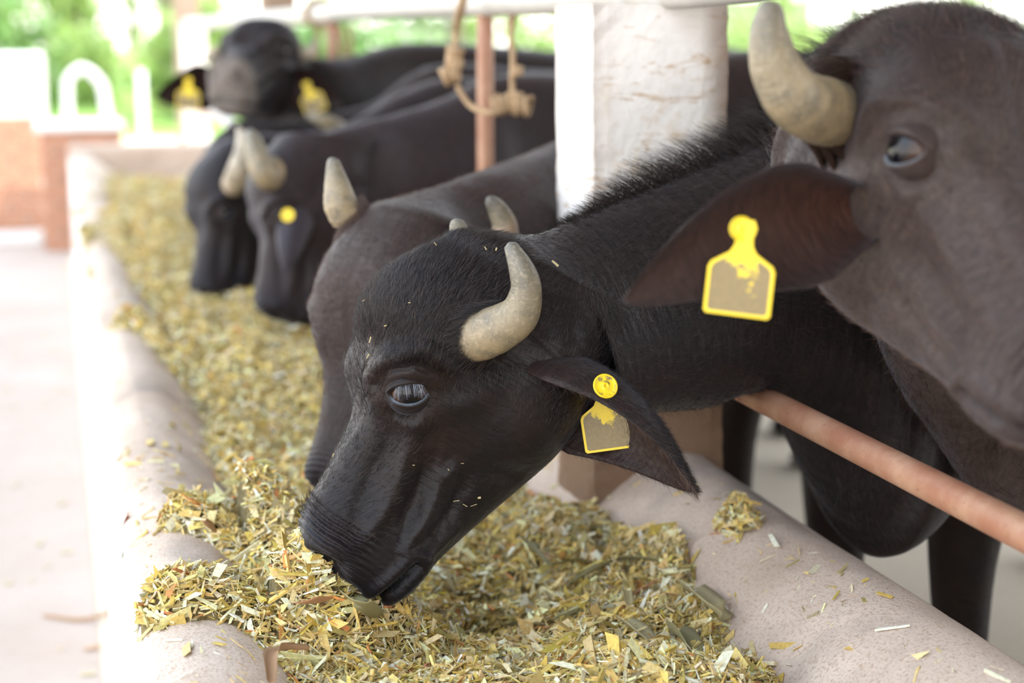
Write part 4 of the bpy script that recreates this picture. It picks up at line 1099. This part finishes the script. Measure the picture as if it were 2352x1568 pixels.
def straw_bits():
    V1 = B1['V']; parts = []
    for (x, y, L, a, w) in [(850, 780, .012, 75, .25), (845, 818, .010, 60, .3), (885, 748, .005, 20, .6), (1275, 605, .016, -40, .35), (1048, 1150, .012, 10, .15), (1068, 1160, .010, -30, .15), (1101, 1143, .006, 15, .8), (1088, 1160, .013, 20, .1),
                            (765, 1045, .007, 70, .3), (950, 1068, .004, 0, .4), (1062, 1064, .006, 0, .2), (835, 690, .006, 30, .3), (940, 695, .005, 5, .4), (1000, 560, .008, -50, .25), (1115, 570, .007, -60, .4), (1140, 572, .006, 80, .6), (905, 905, .004, 0, .5), (1030, 1078, .004, -45, .4), (1190, 740, .006, 20, .8)]:
        c = on_body(V1, x, y)
        if c is None: continue
        d = CV(math.cos(math.radians(a)), math.sin(math.radians(a)), 0) * L * .32; e = CV(-math.sin(math.radians(a)), math.cos(math.radians(a)), 0) * L * w * .26; h = -FV * .0006
        q = [c - d - e * .5, c + d * .9 - e, c + d + e, c - d * .9 + e]; parts.append((np.array(q + [p + h for p in q]), [(3, 2, 1, 0), (4, 5, 6, 7), (0, 1, 5, 4), (1, 2, 6, 5), (2, 3, 7, 6), (3, 0, 4, 7)]))
    V, F = join(parts); o = mesh('straw_bits', V, F, CHIP, col=np.tile((.56, .45, .24), (len(V), 1)), smooth=False)
    tag(o, 'tiny straw bits stuck to the coat of the buffalo in focus', 'straw', kind='stuff')
straw_bits()

# ------------------------------------------------------------------ ropes
def coil(c, ax, r, L, turns, rr):
    ax = nrm(ax); a = nrm(np.cross(ax, (0.3, 1., .2))); b = np.cross(ax, a); t = np.linspace(0, 1, int(turns * 14))
    p = c + ax * ((t - .5) * L)[:, None] + (a * np.cos(t * turns * 2 * np.pi)[:, None] + b * np.sin(t * turns * 2 * np.pi)[:, None]) * (r * (1 + .12 * np.sin(t * 9)))[:, None]
    return tube(p, rr, 8)[:2]
def rope_halter():
    d = 3.28; parts = []
    R = .0058
    def S(pts, rr=R, n=None): v, f, _ = tube([P(*q) for q in pts], rr, 8, n or len(pts) * 8); parts.append((v, f))
    S([(1068, -22, 3.20), (1060, 0, 3.19), (1050, 40, 3.22), (1046, 80, d), (1043, 120, d)])
    S([(1068, -22, 3.20), (1072, -30, 3.28), (1070, -10, 3.36), (1062, 25, 3.36), (1052, 60, 3.30), (1046, 90, d)])
    S([(1050, 195, d), (1058, 212, d), (1078, 240, d), (1105, 255, d - .03), (1140, 258, d - .04), (1165, 255, d)])
    S([(1172, 50, 3.36), (1174, 90, d), (1178, 130, d), (1176, 180, d), (1178, 215, d)])
    S([(1172, 50, 3.36), (1176, 10, 3.42), (1186, -20, 3.36), (1184, 10, 3.27), (1176, 60, 3.30), (1172, 110, d)], R * .9)
    parts.append(coil(P(1044, 128, d), CV(.1, 1, 0), .013, .030, 3, R)); parts.append(coil(P(1034, 172, d), CV(.9, .3, 0), .014, .030, 3, R)); parts.append(coil(P(1042, 160, d), CV(.2, 1, .3), .012, .035, 3, R))
    parts.append(coil(P(1187, 162, d), CV(.1, 1, 0), .008, .02, 2, R))
    parts.append(coil(P(1165, 240, d), CV(1, .05, 0), .016, .060, 5, R)); parts.append(coil(P(1200, 242, d), CV(1, -.1, .1), .016, .034, 3, R)); parts.append(coil(P(1180, 232, d), CV(.2, 1, 0), .013, .030, 2.5, R))
    V, F = join(parts); tag(mesh('knotted_rope', V, F, ROPE), 'knotted tan rope halter hanging from the top rail beside the post', 'rope')
    parts.clear(); d2 = 5.3; R2 = .008
    parts.append(coil(np.array([RX, P(728, 40, 5.7)[1], 1.333]), (0, 1, 0), .043, .05, 3, R2))
    a = np.array([RX, P(728, 40, 5.7)[1], 1.29])
    v, f, _ = tube([a, a + np.array([-.01, 0, -.12]), a + np.array([.005, 0, -.22])], R2, 8, 16); parts.append((v, f))
    V, F = join(parts); tag(mesh('rope_wrap', V, F, ROPE), 'tan rope wound round the top rail near the raised head', 'rope')
    parts.clear()
    v, f, _ = tube([P(778, 60, 5.55), P(790, 120, 5.5), P(786, 165, 5.5), P(792, 205, 5.5)], R2, 8, 30); parts.append((v, f))
    v, f, _ = tube([P(800, 60, 5.55), P(806, 110, 5.5), P(796, 160, 5.5), P(792, 205, 5.5)], R2, 8, 30); parts.append((v, f))
    V, F = join(parts); tag(mesh('hanging_rope', V, F, ROPE), 'thin rope loop hanging right of the farther red upright pipe', 'rope')
rope_halter()

# ------------------------------------------------------------------ large loose pieces lying on the silage
def mcol(name, c0, c1):
    m = M(name, .6); m.base(m.mix(m.noise(90, 4, .6, m.coord('UV', (.6, 6, 1))), c0, c1)); m.bump(m.noise(70, 4, .6, m.coord('UV', (.4, 9, 1))), .6, .003); return m.m
L_OL = mcol('olive dried leaf', (.24, .21, .09), (.44, .40, .20)); L_PALE = mcol('pale stalk sheath', (.46, .40, .20), (.62, .54, .32)); L_RED = mcol('reddish chip', (.48, .19, .08), (.66, .36, .18)); L_BR = mcol('brown dry husk', (.42, .22, .10), (.58, .36, .20)); L_YEL = mcol('bright stalk piece', (.62, .50, .18), (.78, .70, .42))
def strip(pts, w, mat, name, label, cat, lift=.012, curl=.25, th=.0007, twist=0., z=.53, taper=(.6, 1, .35)):
    """leaf strip lying over the silage; pts are surveyed places, w width"""
    c = []
    for q in pts:
        p = PZ(q[0], q[1], z)
        for _ in range(6):
            zz = max(float(feed_z(p[0], p[1])), float(prof_z(p[0]))) + lift + (q[2] if len(q) > 2 else 0); p = PZ(q[0], q[1], zz)
        c.append(p)
    n = 40 if len(pts) > 2 else 14; c = catmull(c, n); T = np.gradient(c, axis=0); T /= np.linalg.norm(T, axis=1)[:, None]
    s = np.linspace(0, 1, n); ww = w * np.interp(s, [0, .4, 1], taper); m = 7; t = np.linspace(-1, 1, m); up = np.array([0, 0, 1.])
    rows = []
    for i in range(n):
        S = nrm(np.cross(T[i], up)); Nn = np.cross(S, T[i]); a = twist * (s[i] - .5) + .3; S2 = S * math.cos(a) + Nn * math.sin(a); N2 = np.cross(S2, T[i])
        rows.append(c[i] + S2[None] * (t * ww[i] / 2)[:, None] + N2[None] * (t ** 2 * curl * ww[i])[:, None])
    A = np.array(rows); dn = np.array([0, 0, th]); V = np.concatenate([A.reshape(-1, 3), (A - dn).reshape(-1, 3)]); idx = np.arange(n * m).reshape(n, m); K = n * m; F = []
    for i in range(n - 1):
        for j in range(m - 1):
            a, b, c_, d = idx[i, j], idx[i, j + 1], idx[i + 1, j + 1], idx[i + 1, j]; F += [(a, b, c_, d), (a + K, d + K, c_ + K, b + K)]
        F += [(idx[i, 0], idx[i + 1, 0], idx[i + 1, 0] + K, idx[i, 0] + K), (idx[i, -1], idx[i, -1] + K, idx[i + 1, -1] + K, idx[i + 1, -1])]
    for j in range(m - 1): F += [(idx[0, j], idx[0, j] + K, idx[0, j + 1] + K, idx[0, j + 1]), (idx[-1, j], idx[-1, j + 1], idx[-1, j + 1] + K, idx[-1, j] + K)]
    uv = np.stack(np.broadcast_arrays(s[:, None], t[None]), -1).reshape(-1, 2)
    tag(mesh(name, V, F, mat, uv=np.concatenate([uv, uv])), label, cat)
strip([(1150, 1178, .01), (1200, 1235, .01), (1262, 1298)], .020, L_OL, 'leaf_strip', 'straight grey-green leaf strip slanting down beneath the jaw', 'leaf')
strip([(1262, 1298), (1330, 1288, .004), (1420, 1305), (1455, 1300)], .014, L_OL, 'leaf_strip', 'thin leaf strip running right from the foot of the slanting one', 'leaf')
strip([(1300, 1345), (1370, 1305, .006), (1440, 1283, .01), (1530, 1290)], .021, L_OL, 'leaf_strip', 'long olive leaf bent into a shallow arch in the middle of the silage', 'leaf', taper=(.2, 1, .8))
strip([(1225, 1195, .004), (1320, 1205, .008), (1410, 1225)], .022, L_OL, 'leaf_strip', 'broad grey leaf strip lying below the tagged ear', 'leaf')
strip([(1300, 1235), (1350, 1228, .006), (1395, 1205)], .016, L_OL, 'leaf_strip', 'short olive leaf strip crossing below the broad grey one', 'leaf')
strip([(1580, 1350, .006), (1625, 1385, .008), (1660, 1425)], .042, L_PALE, 'stalk_sheath', 'widest pale flat stalk piece near the right trough rim', 'stalk', taper=(1, 1, .9))
strip([(1430, 1425, .004), (1465, 1450, .006), (1500, 1480)], .034, L_PALE, 'stalk_sheath', 'pale torn stalk sheath left of the widest flat piece', 'stalk', taper=(.8, 1, .6))
strip([(1545, 1450, .008), (1570, 1470, .01), (1590, 1500)], .028, L_OL, 'leaf_piece', 'grey curled leaf piece below the widest pale stalk', 'leaf', taper=(.9, 1, .8), curl=.5)
strip([(760, 1345, .006), (820, 1385, .006), (880, 1430)], .026, L_OL, 'stalk_sheath', 'long olive stalk sheath lying below the feeding muzzle', 'stalk', taper=(.9, 1, .8))
strip([(703, 1378, .01), (742, 1380, .010)], .026, L_RED, 'red_chip', 'square reddish-orange chip left of the feeding muzzle', 'chip', taper=(1, 1, .95), curl=.05, th=.0015)
strip([(790, 1415, .008), (820, 1390, .012), (850, 1368, .012)], .009, L_RED, 'red_splinter', 'slim reddish splinter just below the feeding muzzle', 'chip', taper=(.5, 1, .4))
strip([(620, 1568, .01), (625, 1510, .02), (650, 1492, .022), (710, 1490, .018)], .018, L_BR, 'dry_husk', 'curled brown dry husk at the bottom edge left of centre', 'husk', twist=1.2, curl=.5)
strip([(1455, 1365, .008), (1490, 1345, .01), (1520, 1325, .01)], .009, L_RED, 'red_splinter', 'slim reddish splinter in the middle of the right silage heap', 'chip', taper=(.8, 1, .3))
strip([(1438, 1355, .01), (1445, 1392, .012)], .014, L_YEL, 'stalk_piece', 'upright bright stalk piece beside the reddish splinter', 'stalk', taper=(1, 1, .9))
strip([(1510, 1362, .01), (1560, 1366, .012)], .008, L_BR, 'orange_strand', 'thin orange strand above the right silage heap', 'strand')
strip([(1170, 1378, .004), (1205, 1392, .006)], .014, L_YEL, 'stalk_piece', 'short fat bright stalk piece near the bare trough bottom', 'stalk', taper=(1, 1, .9))
strip([(1645, 1552, .012), (1700, 1542, .012)], .016, L_RED, 'husk_piece', 'pinkish-orange husk piece at the bottom edge near the right rim', 'husk', curl=.4)
strip([(1935, 1568, .0), (1968, 1545, .003)], .008, L_BR, 'husk_piece', 'small brown splinter on the right rim at the bottom edge', 'husk')
strip([(1240, 1262, .008), (1265, 1285, .01)], .010, L_BR, 'orange_strand', 'short orange strand near the slanting leaf strip', 'strand')
strip([(560, 1130, .012), (592, 1108, .03)], .010, L_PALE, 'stalk_piece', 'pale stalk sliver sticking up at the back of the left heap', 'stalk')
strip([(470, 1195, .008), (495, 1222, .012)], .012, L_BR, 'husk_piece', 'orange-brown husk piece on top of the left heap', 'husk')
# bits of straw stuck to the coat of the feeding buffalo and litter on the alley
def litter():
    n = 420; x = rng.uniform(-1.6, .02, n); y = rng.uniform(2.2, 9.5, n)
    k = rng.uniform(size=n) < np.exp(x * 1.6) + .15; x, y = x[k], y[k]; m = len(x); parts = []
    for a, b in zip(x, y):
        L = random.uniform(.005, .018); t = random.uniform(0, 6.28); c = np.array([a, b, .003]); d = np.array([math.cos(t), math.sin(t), 0]) * L; e = np.array([-math.sin(t), math.cos(t), 0]) * L * .25
        h = np.array([0, 0, .003]); V = [c - d - e, c + d - e * .6, c + d * .8 + e, c - d + e]; V = V + [v + h for v in V]
        parts.append((np.array(V), [(3, 2, 1, 0), (4, 5, 6, 7), (0, 1, 5, 4), (1, 2, 6, 5), (2, 3, 7, 6), (3, 0, 4, 7)]))
    V, F = join(parts); o = mesh('straw_litter', V, F, L_PALE, uv=np.zeros((len(V), 2)), smooth=False); tag(o, 'scattered straw litter on the bright feed alley floor', 'straw', kind='stuff')
litter()

def floor_bits():
    V, F, uv = tube([PZ(100, 1412, .005), PZ(180, 1422, .006), PZ(235, 1412, .012), PZ(270, 1390, .010), PZ(292, 1362, .005)], [.003, .004, .0045, .004, .002], 8, 30)
    tag(mesh('dry_twig', V, F, L_BR, uv=uv), 'curved brown twig on the feed alley floor at the lower left', 'twig')
    c = PZ(212, 1488, .004); V = [c + np.array(q) * .012 for q in ((-1.6, -.3, 0), (-.3, -.7, .2), (1.3, -.1, .1), (1.7, .3, .3), (.2, .6, .1), (-1.1, .4, 0))]; V = V + [v + np.array((0, 0, .002)) for v in V]
    F = [(5, 4, 3, 2, 1, 0), (6, 7, 8, 9, 10, 11)] + [(i, (i + 1) % 6, 6 + (i + 1) % 6, 6 + i) for i in range(6)]
    tag(mesh('dry_leaf', V, F, L_BR, uv=np.zeros((12, 2)), smooth=False), 'small reddish-brown dry leaf on the feed alley floor below the twig', 'leaf')
floor_bits()
